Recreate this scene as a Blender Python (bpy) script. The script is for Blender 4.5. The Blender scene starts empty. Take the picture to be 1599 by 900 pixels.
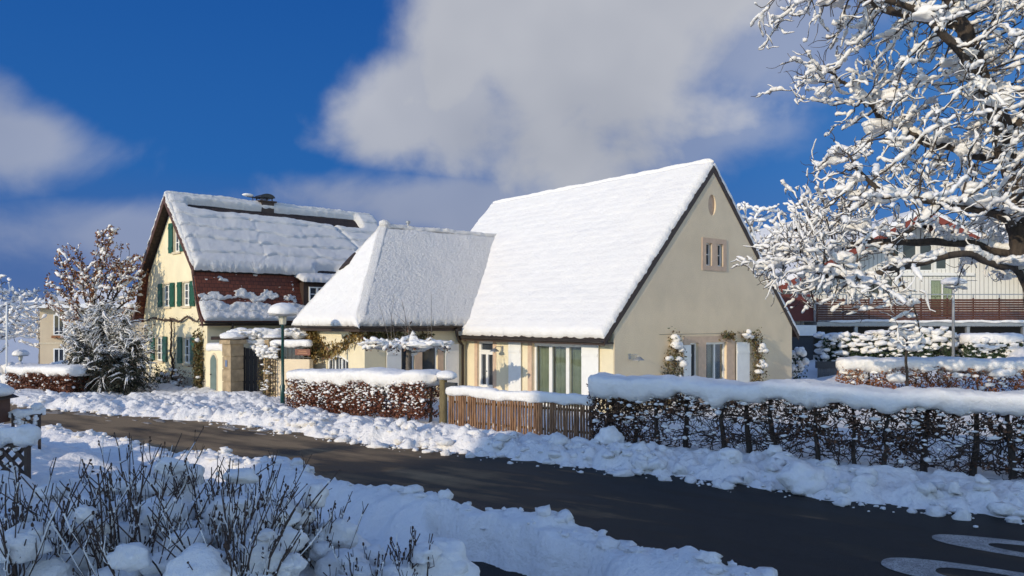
import bpy, math, random
import numpy as np
from mathutils import Vector

# ------------------------------------------------------------------ camera, sky, sun
SC = bpy.context.scene
COL = SC.collection
CAM_Z = 2.8
cam_d = bpy.data.cameras.new('camera')
cam = bpy.data.objects.new('camera', cam_d)
COL.objects.link(cam)
cam.location = (0, 0, CAM_Z)
cam.rotation_euler = (math.radians(90), 0, 0)
cam_d.sensor_width = 36.0
cam_d.lens = 1200 / 1599 * 36.0
cam_d.shift_y = 50 / 1599
cam_d.clip_start = 0.1
cam_d.clip_end = 6000
SC.camera = cam

SUN_EL = math.radians(16.0)
LX, LY = 0.678, 0.735                      # horizontal travel direction of the sunlight
SUN_AZ = math.atan2(-LX, -LY)          # towards the sun, clockwise from +Y

world = bpy.data.worlds.new('World')
SC.world = world
world.use_nodes = True
wn = world.node_tree
wn.nodes.clear()


def wnode(t, **kw):
    n = wn.nodes.new(t)
    for k, v in kw.items():
        setattr(n, k, v)
    return n


def wmath(op, a, b=None, clamp=False):
    n = wnode('ShaderNodeMath', operation=op, use_clamp=clamp)
    for i, s in enumerate((a, b)):
        if s is None:
            continue
        if isinstance(s, (int, float)):
            n.inputs[i].default_value = s
        else:
            wn.links.new(s, n.inputs[i])
    return n.outputs[0]


sky = wnode('ShaderNodeTexSky', sky_type='NISHITA')
sky.sun_disc = False
sky.sun_elevation = SUN_EL
sky.sun_rotation = SUN_AZ % (2 * math.pi)
sky.altitude = 600
sky.air_density = 1.0
sky.dust_density = 0.0
sky.ozone_density = 1.6
hsv = wnode('ShaderNodeHueSaturation')
hsv.inputs['Hue'].default_value = 0.512
hsv.inputs['Saturation'].default_value = 1.02
hsv.inputs['Value'].default_value = 1.35
wn.links.new(sky.outputs[0], hsv.inputs['Color'])
tc = wnode('ShaderNodeTexCoord')
# the clear winter blue opposite the sun is deeper than the model's: grade the sky by height on that side
sepw = wnode('ShaderNodeSeparateXYZ')
wn.links.new(tc.outputs['Generated'], sepw.inputs[0])
grad = wnode('ShaderNodeValToRGB')
for e_, (p_, c_) in zip([grad.color_ramp.elements[0], grad.color_ramp.elements.new(0.18), grad.color_ramp.elements.new(0.42), grad.color_ramp.elements[-1]],
                        ((0.0, (0.46, 0.80, 1.80, 1)), (0.18, (0.11, 0.64, 2.05, 1)), (0.42, (0.055, 0.44, 1.72, 1)), (1.0, (0.05, 0.36, 1.4, 1)))):
    e_.position = p_
    e_.color = c_
wn.links.new(sepw.outputs[2], grad.inputs[0])
side = wnode('ShaderNodeMapRange', interpolation_type='SMOOTHSTEP')
wn.links.new(sepw.outputs[1], side.inputs['Value'])
side.inputs['From Min'].default_value = -0.1
side.inputs['From Max'].default_value = 0.55
side.inputs['To Max'].default_value = 1.0
rgt = wnode('ShaderNodeMapRange', interpolation_type='SMOOTHSTEP')
wn.links.new(sepw.outputs[0], rgt.inputs['Value'])
rgt.inputs['From Min'].default_value = 0.08
rgt.inputs['From Max'].default_value = 0.55
rgt.inputs['To Max'].default_value = 0.75
gradr = wnode('ShaderNodeMixRGB')
wn.links.new(rgt.outputs[0], gradr.inputs[0])
wn.links.new(grad.outputs[0], gradr.inputs[1])
gradr.inputs[2].default_value = (0.34, 1.10, 2.75, 1)
skymix = wnode('ShaderNodeMixRGB')
wn.links.new(side.outputs[0], skymix.inputs[0])
wn.links.new(hsv.outputs[0], skymix.inputs[1])
wn.links.new(gradr.outputs[0], skymix.inputs[2])
nz = wnode('ShaderNodeTexNoise')
nz.inputs['Scale'].default_value = 5.0
nz.inputs['Detail'].default_value = 7.0
nz.inputs['Roughness'].default_value = 0.52
nz.inputs['Distortion'].default_value = 0.25
wn.links.new(tc.outputs['Generated'], nz.inputs['Vector'])
nz2 = wnode('ShaderNodeTexNoise')
nz2.inputs['Scale'].default_value = 2.3
nz2.inputs['Detail'].default_value = 4.0
wn.links.new(tc.outputs['Generated'], nz2.inputs['Vector'])


def cloud(u, v, wu, hv, gain, rot=0.0):
    """a soft patch of cloud in the direction of one point of the sky"""
    d = Vector(((u - 800) / 1200, 1.0, (500 - v) / 1200))
    L = d.length
    d.normalize()
    sub = wnode('ShaderNodeVectorMath', operation='SUBTRACT')
    wn.links.new(tc.outputs['Generated'], sub.inputs[0])
    sub.inputs[1].default_value = d
    mp = wnode('ShaderNodeMapping', vector_type='TEXTURE')
    mp.inputs['Rotation'].default_value = (0, rot, 0)
    sx, sz = wu / 1200 / L, hv / 1200 / L
    mp.inputs['Scale'].default_value = (sx, 0.9, sz)
    wn.links.new(sub.outputs[0], mp.inputs['Vector'])
    ln = wnode('ShaderNodeVectorMath', operation='LENGTH')
    wn.links.new(mp.outputs[0], ln.inputs[0])
    a = wmath('SUBTRACT', 1.0, ln.outputs['Value'])
    b = wmath('MULTIPLY', wmath('SUBTRACT', nz.outputs[0], 0.5), 3.2)
    s = wmath('ADD', wmath('MULTIPLY', a, 1.5), b)
    mr = wnode('ShaderNodeMapRange', interpolation_type='SMOOTHSTEP')
    wn.links.new(s, mr.inputs['Value'])
    mr.inputs['From Min'].default_value = -0.05
    mr.inputs['From Max'].default_value = 0.85
    return wmath('MULTIPLY', mr.outputs[0], gain)


cl = [cloud(900, 85, 400, 235, 0.98), cloud(700, 165, 230, 130, 0.9), cloud(1170, 60, 240, 130, 0.5),
      cloud(40, 225, 200, 105, 0.62), cloud(665, 325, 270, 65, 0.60), cloud(205, 360, 190, 80, 0.42),
      cloud(980, 225, 300, 80, 0.45)]
m = cl[0]
for c in cl[1:]:
    m = wmath('MAXIMUM', m, c)
cr = wnode('ShaderNodeValToRGB')
cr.color_ramp.elements[0].position = 0.30
cr.color_ramp.elements[0].color = (1.72, 1.85, 2.2, 1)
cr.color_ramp.elements[1].position = 0.72
cr.color_ramp.elements[1].color = (3.15, 3.2, 3.4, 1)
wn.links.new(nz2.outputs[0], cr.inputs[0])
mix = wnode('ShaderNodeMixRGB')
wn.links.new(m, mix.inputs[0])
wn.links.new(skymix.outputs[0], mix.inputs[1])
wn.links.new(cr.outputs[0], mix.inputs[2])
bg = wnode('ShaderNodeBackground')
bg.inputs['Strength'].default_value = 0.15
wn.links.new(mix.outputs[0], bg.inputs['Color'])
wo = wnode('ShaderNodeOutputWorld')
wn.links.new(bg.outputs[0], wo.inputs['Surface'])

sun_d = bpy.data.lights.new('sun', 'SUN')
sun_d.energy = 2.25
sun_d.angle = math.radians(0.5)
sun_d.color = (1.0, 0.86, 0.64)
sun = bpy.data.objects.new('sun', sun_d)
COL.objects.link(sun)
sun.location = (-40, -30, 40)
sun.rotation_euler = Vector((LX * math.cos(SUN_EL), LY * math.cos(SUN_EL), -math.sin(SUN_EL))).to_track_quat('-Z', 'Y').to_euler()

SC.view_settings.view_transform = 'Standard'
SC.view_settings.look = 'None'
SC.view_settings.exposure = 0.40
SC.view_settings.gamma = 1.0
SC.view_settings.use_curve_mapping = False

RNG = np.random.default_rng(7)

# ------------------------------------------------------------------ noise


def _hash(ix, iy, iz):
    h = (ix.astype(np.uint32) * np.uint32(374761393) + iy.astype(np.uint32) * np.uint32(668265263)
         + iz.astype(np.uint32) * np.uint32(2147483647))
    h = (h ^ (h >> np.uint32(13))) * np.uint32(1274126177)
    h = h ^ (h >> np.uint32(16))
    return (h & np.uint32(0xFFFFFF)).astype(np.float64) / 0xFFFFFF


def vnoise(P):
    P = np.asarray(P, float)
    i = np.floor(P).astype(np.int64)
    f = P - i
    f = f * f * f * (f * (f * 6 - 15) + 10)
    r = 0
    for dx in (0, 1):
        wx = f[..., 0] if dx else 1 - f[..., 0]
        for dy in (0, 1):
            wy = f[..., 1] if dy else 1 - f[..., 1]
            for dz in (0, 1):
                wz = f[..., 2] if dz else 1 - f[..., 2]
                r = r + wx * wy * wz * _hash(i[..., 0] + dx, i[..., 1] + dy, i[..., 2] + dz)
    return r


def fbm(P, o=4):
    P = np.asarray(P, float)
    a, s, r, t = 1.0, 1.0, 0, 0
    for k in range(o):
        r = r + a * vnoise(P * s + 17.3 * k)
        t += a
        a *= 0.5
        s *= 2.03
    return r / t


def billow(P, o=3):
    P = np.asarray(P, float)
    a, s, r, t = 1.0, 1.0, 0, 0
    for k in range(o):
        r = r + a * np.abs(2 * vnoise(P * s + 31.7 * k) - 1)
        t += a
        a *= 0.5
        s *= 2.1
    return r / t


def n2(x, y, s, k=0.0, o=3):
    return fbm(np.stack([x * s, y * s, np.zeros_like(x) + k], -1), o)


def sst(x, a, b):
    t = np.clip((x - a) / (b - a), 0, 1)
    return t * t * (3 - 2 * t)

# ------------------------------------------------------------------ mesh builder


def ico(sub):
    import bmesh
    bm = bmesh.new()
    bmesh.ops.create_icosphere(bm, subdivisions=sub, radius=1.0)
    bm.verts.ensure_lookup_table()
    V = np.array([v.co[:] for v in bm.verts])
    F = np.array([[v.index for v in f.verts] for f in bm.faces])
    bm.free()
    return V, F


ICO = {s: ico(s) for s in (1, 2, 3, 4)}


class MB:
    def __init__(self):
        self.v, self.f, self.n = [], [], 0

    def add(self, V, F):
        V = np.asarray(V, float).reshape(-1, 3)
        if isinstance(F, np.ndarray):
            self.f.append(F + self.n)
        else:
            by = {}
            for q in F:
                by.setdefault(len(q), []).append(q)
            for q in by.values():
                self.f.append(np.array(q) + self.n)
        self.v.append(V)
        self.n += len(V)
        return self

    def fbox(self, O, r, n, x0, x1, y0, y1, z0, z1):
        """box in the frame (r, n, up) at O"""
        O, r, n = np.array(O, float), np.array(r, float), np.array(n, float)
        u = np.array([0, 0, 1.0])
        V = [O + r * x + n * y + u * z for z in (z0, z1) for (x, y) in ((x0, y0), (x1, y0), (x1, y1), (x0, y1))]
        F = [(0, 3, 2, 1), (4, 5, 6, 7), (0, 1, 5, 4), (1, 2, 6, 5), (2, 3, 7, 6), (3, 0, 4, 7)]
        if np.dot(np.cross(r, n), u) * (x1 - x0) * (y1 - y0) * (z1 - z0) < 0:
            F = [q[::-1] for q in F]
        return self.add(V, F)

    def box(self, x0, x1, y0, y1, z0, z1):
        return self.fbox((0, 0, 0), (1, 0, 0), (0, 1, 0), x0, x1, y0, y1, z0, z1)

    def bar(self, a, b, w, h):
        """rectangular bar from a to b"""
        a, b = np.array(a, float), np.array(b, float)
        d = b - a
        d /= np.linalg.norm(d)
        up = np.array([0, 0, 1.0]) if abs(d[2]) < 0.95 else np.array([0, 1.0, 0])
        s = np.cross(d, up)
        s /= np.linalg.norm(s)
        t = np.cross(s, d)
        V = [p + s * i * w / 2 + t * j * h / 2 for p in (a, b) for (i, j) in ((-1, -1), (1, -1), (1, 1), (-1, 1))]
        return self.add(V, [(0, 1, 2, 3), (7, 6, 5, 4), (0, 4, 5, 1), (1, 5, 6, 2), (2, 6, 7, 3), (3, 7, 4, 0)])

    def prism(self, poly, O, a, b, c):
        """polygon (s,t) -> O + s*a + t*b, extruded by c"""
        O, a, b, c = [np.array(q, float) for q in (O, a, b, c)]
        n = len(poly)
        V = [O + s * a + t * b for s, t in poly] + [O + s * a + t * b + c for s, t in poly]
        F = [tuple(range(n)), tuple(range(2 * n - 1, n - 1, -1))]
        F += [(i, i + n, (i + 1) % n + n, (i + 1) % n) for i in range(n)]
        area = sum(poly[i][0] * poly[(i + 1) % n][1] - poly[(i + 1) % n][0] * poly[i][1] for i in range(n))
        if area * np.dot(np.cross(a, b), c) > 0:
            F = [q[::-1] for q in F]
        return self.add(V, F)

    def tube(self, P, R, k=6, cap=True, sq=1.0):
        P = np.asarray(P, float)
        return self.tubes(P[None], np.broadcast_to(np.asarray(R, float), (1, len(P))), k, cap, sq)

    def tubes(self, P, R, k=4, cap=True, sq=1.0):
        P, R = np.asarray(P, float), np.asarray(R, float)
        B, n, _ = P.shape
        T = np.gradient(P, axis=1)
        T /= np.linalg.norm(T, axis=2, keepdims=True) + 1e-9
        avg = P[:, -1] - P[:, 0]
        avg /= np.linalg.norm(avg, axis=1, keepdims=True) + 1e-9
        ref = np.where(np.abs(avg[:, 2:3]) < 0.85, np.array([[0, 0, 1.0]]), np.array([[0.3, 0.95, 0]]))
        S = np.cross(T, ref[:, None, :])
        S /= np.linalg.norm(S, axis=2, keepdims=True) + 1e-9
        U = np.cross(S, T)
        a = np.linspace(0, 2 * np.pi, k, endpoint=False)
        V = (P[:, :, None, :] + R[:, :, None, None] * (np.cos(a)[None, None, :, None] * S[:, :, None, :]
             + sq * np.sin(a)[None, None, :, None] * U[:, :, None, :]))
        idx = np.arange(B * n * k).reshape(B, n, k)
        j = np.roll(np.arange(k), -1)
        F = np.stack([idx[:, :-1, :], idx[:, :-1, j], idx[:, 1:, j], idx[:, 1:, :]], -1).reshape(-1, 4)
        base = self.n
        self.add(V, F)
        if cap:
            self.f.append(idx[:, 0, ::-1].reshape(B, k) + base)
            self.f.append(idx[:, -1, :].reshape(B, k) + base)
        return self

    def blobs(self, Cn, Rd, sub=1, amp=0.25, fr=1.7, flat=None):
        Cn = np.asarray(Cn, float).reshape(-1, 3)
        B = len(Cn)
        if B == 0:
            return self
        Rd = np.asarray(Rd, float)
        if Rd.ndim == 1:
            Rd = np.repeat(Rd[:, None], 3, 1)
        TV, TF = ICO[sub]
        seed = RNG.random((B, 1, 3)) * 80
        nn = 0.75 * fbm(TV[None] * fr + seed, 2) + 0.25 * vnoise(TV[None] * fr * 2.6 + seed + 9)
        D = TV[None] * (1 + amp * 2.6 * (nn[..., None] - 0.5))
        if flat is not None:
            D[..., 2] = np.where(D[..., 2] < 0, D[..., 2] * flat, D[..., 2])
        V = Cn[:, None, :] + D * Rd[:, None, :]
        F = (TF[None] + (np.arange(B) * len(TV))[:, None, None]).reshape(-1, 3)
        return self.add(V, F)

    def leaves(self, Cn, size, asp=0.55, up=0.0):
        Cn = np.asarray(Cn, float).reshape(-1, 3)
        B = len(Cn)
        if B == 0:
            return self
        size = np.broadcast_to(np.asarray(size, float), (B,))
        a = RNG.normal(size=(B, 3))
        a[:, 2] -= up
        a /= np.linalg.norm(a, axis=1, keepdims=True)
        b = np.cross(a, RNG.normal(size=(B, 3)))
        b /= np.linalg.norm(b, axis=1, keepdims=True)
        c = np.cross(a, b)
        s = size[:, None]
        V = np.stack([Cn - a * s * 0.5, Cn + b * s * asp * 0.5 + c * s * 0.12, Cn + a * s * 0.5, Cn - b * s * asp * 0.5 + c * s * 0.12], 1)
        idx = np.arange(B * 4).reshape(B, 4)
        F = np.concatenate([idx[:, [0, 1, 2]], idx[:, [0, 2, 3]]])
        return self.add(V, F)

    def lathe(self, prof, c=(0, 0, 0), k=20):
        a = np.linspace(0, 2 * np.pi, k, endpoint=False)
        V = np.array([[c[0] + r * math.cos(t), c[1] + r * math.sin(t), c[2] + z] for r, z in prof for t in a])
        n = len(prof)
        idx = np.arange(n * k).reshape(n, k)
        j = np.roll(np.arange(k), -1)
        F = np.stack([idx[:-1], idx[:-1][:, j], idx[1:][:, j], idx[1:]], -1).reshape(-1, 4)
        b = self.n
        self.add(V, F)
        self.f.append(idx[0, ::-1][None] + b)
        self.f.append(idx[-1][None] + b)
        return self

    def loaf(self, path, w, h, k=22, step=0.07, amp=0.05, fr=2.2, droop=0.05, ex=0.62, endr=0.25):
        """snow lying along a path: w half width, h half height (above and below the path)"""
        path = np.asarray(path, float)
        seg = np.linalg.norm(np.diff(path, axis=0), axis=1)
        s = np.concatenate([[0], np.cumsum(seg)])
        N = max(6, int(s[-1] / step))
        t = 0.5 - 0.5 * np.cos(np.linspace(0, 1, 9) * np.pi / 2) if False else None
        tt = np.concatenate([np.linspace(0, 0.04, 4, endpoint=False) ** 1.0, np.linspace(0.04, 0.96, N), np.linspace(0.96, 1, 5)[1:]]) * s[-1]
        P = np.stack([np.interp(tt, s, path[:, i]) for i in range(3)], -1)
        T = np.gradient(P, axis=0)
        T /= np.linalg.norm(T, axis=1, keepdims=True)
        S = np.cross(T, [0, 0, 1.0])
        S /= np.linalg.norm(S, axis=1, keepdims=True)
        e = np.minimum(tt, s[-1] - tt)
        pr = np.sqrt(np.clip(1 - (1 - np.clip(e / endr, 0, 1)) ** 2, 0.0004, 1))
        a = np.linspace(0, 2 * np.pi, k, endpoint=False)
        ca, sa = np.cos(a), np.sin(a)
        cx = np.sign(ca) * np.abs(ca) ** ex
        cz = np.sign(sa) * np.abs(sa) ** ex
        V = P[:, None, :] + (S[:, None, :] * (w * cx)[None, :, None] * pr[:, None, None])
        V[..., 2] += (h * cz)[None, :] * (0.25 + 0.75 * pr[:, None])
        sd = RNG.random(3) * 60
        D = fbm(V * fr + sd, 4) - 0.5 + 0.35 * (billow(V * fr * 1.6 + sd, 2) - 0.4) + 0.22 * (fbm(V * fr * 5.5 + sd, 2) - 0.5)
        dirv = S[:, None, :] * ca[None, :, None] + np.array([0, 0, 1.0]) * sa[None, :, None]
        V = V + dirv * (D * 2 * amp)[..., None]
        und = fbm(np.stack([tt * 1.1, tt * 0, tt * 0], -1) + sd, 2) - 0.5
        V[..., 2] += (und * amp * 1.6)[:, None]
        low = np.clip(-sa, 0, 1)[None, :]
        V[..., 2] -= low * droop * 3.2 * np.clip(fbm(np.stack([tt * 2.6, tt * 0, tt * 0], -1) + sd + 9, 4) - 0.22, 0, 1)[:, None]
        n = len(tt)
        idx = np.arange(n * k).reshape(n, k)
        j = np.roll(np.arange(k), -1)
        F = np.stack([idx[:-1], idx[:-1][:, j], idx[1:][:, j], idx[1:]], -1).reshape(-1, 4)
        b = self.n
        self.add(V, F)
        self.f.append(idx[0, ::-1][None] + b)
        self.f.append(idx[-1][None] + b)
        return self

    def grid(self, G):
        ny, nx = G.shape[:2]
        idx = np.arange(ny * nx).reshape(ny, nx)
        F = np.stack([idx[:-1, :-1], idx[:-1, 1:], idx[1:, 1:], idx[1:, :-1]], -1).reshape(-1, 4)
        return self.add(G, F)

    def build(self, name, mat, parent=None, smooth=False, loc=(0, 0, 0)):
        me = bpy.data.meshes.new(name)
        V = np.concatenate(self.v) if self.v else np.zeros((0, 3))
        lt = np.concatenate([np.full(len(f), f.shape[1]) for f in self.f])
        lv = np.concatenate([f.reshape(-1) for f in self.f])
        me.vertices.add(len(V))
        me.vertices.foreach_set('co', V.astype(np.float32).reshape(-1))
        me.loops.add(len(lv))
        me.loops.foreach_set('vertex_index', lv.astype(np.int32))
        me.polygons.add(len(lt))
        me.polygons.foreach_set('loop_start', np.concatenate([[0], np.cumsum(lt)[:-1]]).astype(np.int32))
        me.polygons.foreach_set('use_smooth', np.full(len(lt), smooth))
        me.update(calc_edges=True)
        me.materials.append(mat)
        o = bpy.data.objects.new(name, me)
        o.location = loc
        COL.objects.link(o)
        if parent is not None:
            o.parent = parent
            if name in ('snow', 'snow_clumps', 'leaves', 'twigs', 'seed_heads', 'foliage', 'dense_leaves', 'lower_roof_snow'):
                o['kind'] = 'stuff'
        return o


def tag(o, label=None, cat=None, group=None, kind=None):
    if label:
        o['label'] = label
    if cat:
        o['category'] = cat
    if group:
        o['group'] = group
    if kind:
        o['kind'] = kind
    return o


def thing(name, label, cat, loc=(0, 0, 0), rz=0.0, group=None):
    o = bpy.data.objects.new(name, None)
    o.empty_display_size = 0.3
    COL.objects.link(o)
    o.location = loc
    o.rotation_euler = (0, 0, rz)
    return tag(o, label, cat, group)


def copy_tree(o, parent=None):
    c = o.copy()
    COL.objects.link(c)
    c.parent = parent
    for ch in list(o.children):
        copy_tree(ch, c)
    return c


def cut(obj, cutters):
    """carve openings out of a wall"""
    co = cutters.build('opening', obj.data.materials[0])
    co.parent = obj.parent
    md = obj.modifiers.new('cut', 'BOOLEAN')
    md.object = co
    md.operation = 'DIFFERENCE'
    md.solver = 'EXACT'
    bpy.context.view_layer.update()
    dg = bpy.context.evaluated_depsgraph_get()
    me = bpy.data.meshes.new_from_object(obj.evaluated_get(dg))
    obj.modifiers.clear()
    old = obj.data
    obj.data = me
    bpy.data.meshes.remove(old)
    cm = co.data
    bpy.data.objects.remove(co)
    bpy.data.meshes.remove(cm)


# ------------------------------------------------------------------ materials
class NT:
    def __init__(self, name):
        self.m = bpy.data.materials.new(name)
        self.m.use_nodes = True
        self.t = self.m.node_tree
        self.b = self.t.nodes['Principled BSDF']
        self.tc = self.t.nodes.new('ShaderNodeTexCoord')

    def noise(self, scale, detail=4, rough=0.55, vec=None, dist=0.0):
        n = self.t.nodes.new('ShaderNodeTexNoise')
        n.inputs['Scale'].default_value = scale
        n.inputs['Detail'].default_value = detail
        n.inputs['Roughness'].default_value = rough
        n.inputs['Distortion'].default_value = dist
        self.t.links.new(vec or self.tc.outputs['Object'], n.inputs['Vector'])
        return n.outputs[0]

    def mapping(self, scale=(1, 1, 1), rot=(0, 0, 0)):
        n = self.t.nodes.new('ShaderNodeMapping')
        n.inputs['Scale'].default_value = scale
        n.inputs['Rotation'].default_value = rot
        self.t.links.new(self.tc.outputs['Object'], n.inputs['Vector'])
        return n.outputs[0]

    def ramp(self, fac, stops, interp='LINEAR'):
        n = self.t.nodes.new('ShaderNodeValToRGB')
        cr = n.color_ramp
        cr.interpolation = interp
        while len(cr.elements) < len(stops):
            cr.elements.new(0.5)
        for e, (p, c) in zip(cr.elements, stops):
            e.position = p
            e.color = (c, c, c, 1) if isinstance(c, (int, float)) else (*c, 1)
        self.t.links.new(fac, n.inputs[0])
        return n.outputs[0]

    def mixc(self, fac, a, b, mode='MIX'):
        n = self.t.nodes.new('ShaderNodeMixRGB')
        n.blend_type = mode
        for i, s in enumerate((fac, a, b)):
            if isinstance(s, (int, float)):
                n.inputs[i].default_value = s
            elif isinstance(s, tuple):
                n.inputs[i].default_value = (*s, 1)
            else:
                self.t.links.new(s, n.inputs[i])
        return n.outputs[0]

    def math(self, op, a, b):
        n = self.t.nodes.new('ShaderNodeMath')
        n.operation = op
        for i, s in enumerate((a, b)):
            if isinstance(s, (int, float)):
                n.inputs[i].default_value = s
            else:
                self.t.links.new(s, n.inputs[i])
        return n.outputs[0]

    def wave(self, scale, vec=None, dist=0.0, dirn='Z', det=1.0):
        n = self.t.nodes.new('ShaderNodeTexWave')
        n.bands_direction = dirn
        n.inputs['Scale'].default_value = scale
        n.inputs['Distortion'].default_value = dist
        n.inputs['Detail'].default_value = det
        self.t.links.new(vec or self.tc.outputs['Object'], n.inputs['Vector'])
        return n.outputs['Fac']

    def island(self):
        n = self.t.nodes.new('ShaderNodeNewGeometry')
        return n.outputs['Random Per Island']

    def bump(self, h, strength=0.3, dist=0.02, prev=None):
        n = self.t.nodes.new('ShaderNodeBump')
        n.inputs['Strength'].default_value = strength
        n.inputs['Distance'].default_value = dist
        self.t.links.new(h, n.inputs['Height'])
        if prev is not None:
            self.t.links.new(prev, n.inputs['Normal'])
        return n.outputs[0]

    def set(self, color=None, rough=None, metal=None, normal=None, spec=None):
        for key, s in (('Base Color', color), ('Roughness', rough), ('Metallic', metal), ('Normal', normal), ('Specular IOR Level', spec)):
            if s is None:
                continue
            if isinstance(s, tuple):
                self.b.inputs[key].default_value = (*s, 1)
            elif isinstance(s, (int, float)):
                self.b.inputs[key].default_value = s
            else:
                self.t.links.new(s, self.b.inputs[key])
        return self.m


def m_plain(name, c, rough=0.6, var=0.12, scale=6, bump=0.15, bs=60, metal=0.0, bd=0.006):
    t = NT(name)
    n = t.noise(scale, 5)
    lo = tuple(x * (1 - var) for x in c)
    hi = tuple(min(1, x * (1 + var)) for x in c)
    col = t.ramp(n, [(0.3, lo), (0.7, hi)])
    return t.set(col, rough, metal, t.bump(t.noise(bs, 3), bump, bd))


def m_snow(name, fine=0.35, lump=0.5, scale=9, c=(0.835, 0.81, 0.775), dirt=0.0):
    t = NT(name)
    n1 = t.bump(t.noise(scale, 5, 0.6), lump, 0.08)
    n2_ = t.bump(t.noise(70, 4, 0.65), fine, 0.012, n1)
    col = t.ramp(t.noise(3, 4), [(0.3, tuple(x * 0.965 for x in c)), (0.7, c)])
    if dirt > 0:
        d = t.ramp(t.noise(1.6, 8, 0.7), [(0.60, 0.0), (0.75, dirt)])
        col = t.mixc(d, col, (0.5, 0.44, 0.36))
    t.b.inputs['Specular IOR Level'].default_value = 0.25
    return t.set(col, 0.62, 0, n2_)


def m_leaf(name, cols, rough=0.6):
    t = NT(name)
    k = len(cols)
    col = t.ramp(t.island(), [(i / max(1, k - 1), c) for i, c in enumerate(cols)])
    return t.set(col, rough)


def m_bark(name, c, c2, scale=14):
    t = NT(name)
    v = t.mapping((1, 1, 0.35))
    n = t.noise(scale, 6, 0.65, v)
    col = t.ramp(n, [(0.3, c), (0.7, c2)])
    return t.set(col, 0.85, 0, t.bump(n, 0.7, 0.03))


def m_glass_dark(name, c=(0.02, 0.024, 0.03), rough=0.04):
    t = NT(name)
    n = t.noise(1.4, 2)
    col = t.ramp(n, [(0.3, c), (0.7, tuple(x * 2.2 for x in c))])
    return t.set(col, rough, 0, t.bump(t.noise(2.5, 1), 0.05, 0.02))


def m_clear(name):
    m = bpy.data.materials.new(name)
    m.use_nodes = True
    t = m.node_tree
    t.nodes.clear()
    o = t.nodes.new('ShaderNodeOutputMaterial')
    mx = t.nodes.new('ShaderNodeMixShader')
    tr = t.nodes.new('ShaderNodeBsdfTransparent')
    tr.inputs[0].default_value = (0.82, 0.86, 0.84, 1)
    gl = t.nodes.new('ShaderNodeBsdfGlossy')
    gl.inputs['Roughness'].default_value = 0.03
    fr = t.nodes.new('ShaderNodeLayerWeight')
    fr.inputs['Blend'].default_value = 0.2
    mr = t.nodes.new('ShaderNodeMath')
    mr.operation = 'MULTIPLY_ADD'
    mr.inputs[1].default_value = 0.5
    mr.inputs[2].default_value = 0.05
    t.links.new(fr.outputs['Facing'], mr.inputs[0])
    t.links.new(mr.outputs[0], mx.inputs[0])
    t.links.new(tr.outputs[0], mx.inputs[1])
    t.links.new(gl.outputs[0], mx.inputs[2])
    t.links.new(mx.outputs[0], o.inputs[0])
    return m


def m_stucco(name, c, bump=0.55, stain=0.12):
    t = NT(name)
    n = t.noise(0.9, 5, 0.6)
    col = t.ramp(n, [(0.3, tuple(x * (1 - stain) for x in c)), (0.65, c)])
    col = t.mixc(t.ramp(t.noise(38, 4), [(0.35, 0.14), (0.65, 0.0)]), col, tuple(x * 0.6 for x in c))
    b1 = t.bump(t.noise(26, 5, 0.7), bump, 0.02)
    return t.set(col, 0.88, 0, b1, 0.2)


def m_tiles(name, c, c2):
    t = NT(name)
    br = t.t.nodes.new('ShaderNodeTexBrick')
    br.inputs['Scale'].default_value = 1.0
    br.inputs['Brick Width'].default_value = 0.19
    br.inputs['Row Height'].default_value = 0.15
    br.inputs['Mortar Size'].default_value = 0.012
    br.inputs['Color1'].default_value = (*c, 1)
    br.inputs['Color2'].default_value = (*c2, 1)
    br.inputs['Mortar'].default_value = (c[0] * 0.25, c[1] * 0.25, c[2] * 0.25, 1)
    sep = t.t.nodes.new('ShaderNodeSeparateXYZ')
    t.t.links.new(t.tc.outputs['Object'], sep.inputs[0])
    com = t.t.nodes.new('ShaderNodeCombineXYZ')
    t.t.links.new(sep.outputs[0], com.inputs[0])
    t.t.links.new(sep.outputs[2], com.inputs[1])
    t.t.links.new(com.outputs[0], br.inputs['Vector'])
    col = t.mixc(t.ramp(t.noise(5, 4), [(0.3, 0.5), (0.7, 0.0)]), br.outputs['Color'], tuple(x * 0.45 for x in c))
    inv = t.math('SUBTRACT', 1.0, br.outputs['Fac'])
    return t.set(col, 0.75, 0, t.bump(inv, 0.8, 0.03))


M = {}
M['snow'] = m_snow('snow_soft')
M['snow_tree'] = m_snow('snow_on_branches', 0.25, 0.35, 12)
M['snow_roof'] = m_snow('snow_on_roof', 0.5, 0.4, 14)
M['snow_roof_rough'] = m_snow('snow_on_roof_coarse', 1.0, 1.0, 24)
M['snow_ground'] = m_snow('snow_on_ground', 0.5, 0.8, 7, dirt=0.30)
M['cream'] = m_stucco('cream_render', (0.84, 0.735, 0.51), 0.35)
M['cream_rough'] = m_stucco('cream_roughcast', (0.84, 0.685, 0.475), 0.85, 0.13)
M['cream_old'] = m_stucco('cream_old_render', (0.88, 0.775, 0.53), 0.35, 0.14)
M['plinth'] = m_stucco('stone_plinth', (0.50, 0.45, 0.36), 0.6)
M['rose'] = m_plain('rose_sandstone_trim', (0.60, 0.43, 0.30), 0.8, 0.1)
M['sand'] = m_plain('buff_sandstone_trim', (0.62, 0.52, 0.36), 0.85, 0.15)
M['white'] = m_plain('white_paint', (0.80, 0.79, 0.75), 0.45, 0.04)
M['shutter_green'] = m_plain('dark_green_paint', (0.012, 0.085, 0.05), 0.45, 0.2)
M['dark_wood'] = m_plain('dark_brown_wood', (0.045, 0.026, 0.018), 0.6, 0.3, 8)
M['brown_board'] = m_plain('red_brown_board', (0.075, 0.028, 0.016), 0.6, 0.25, 8)
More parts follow.
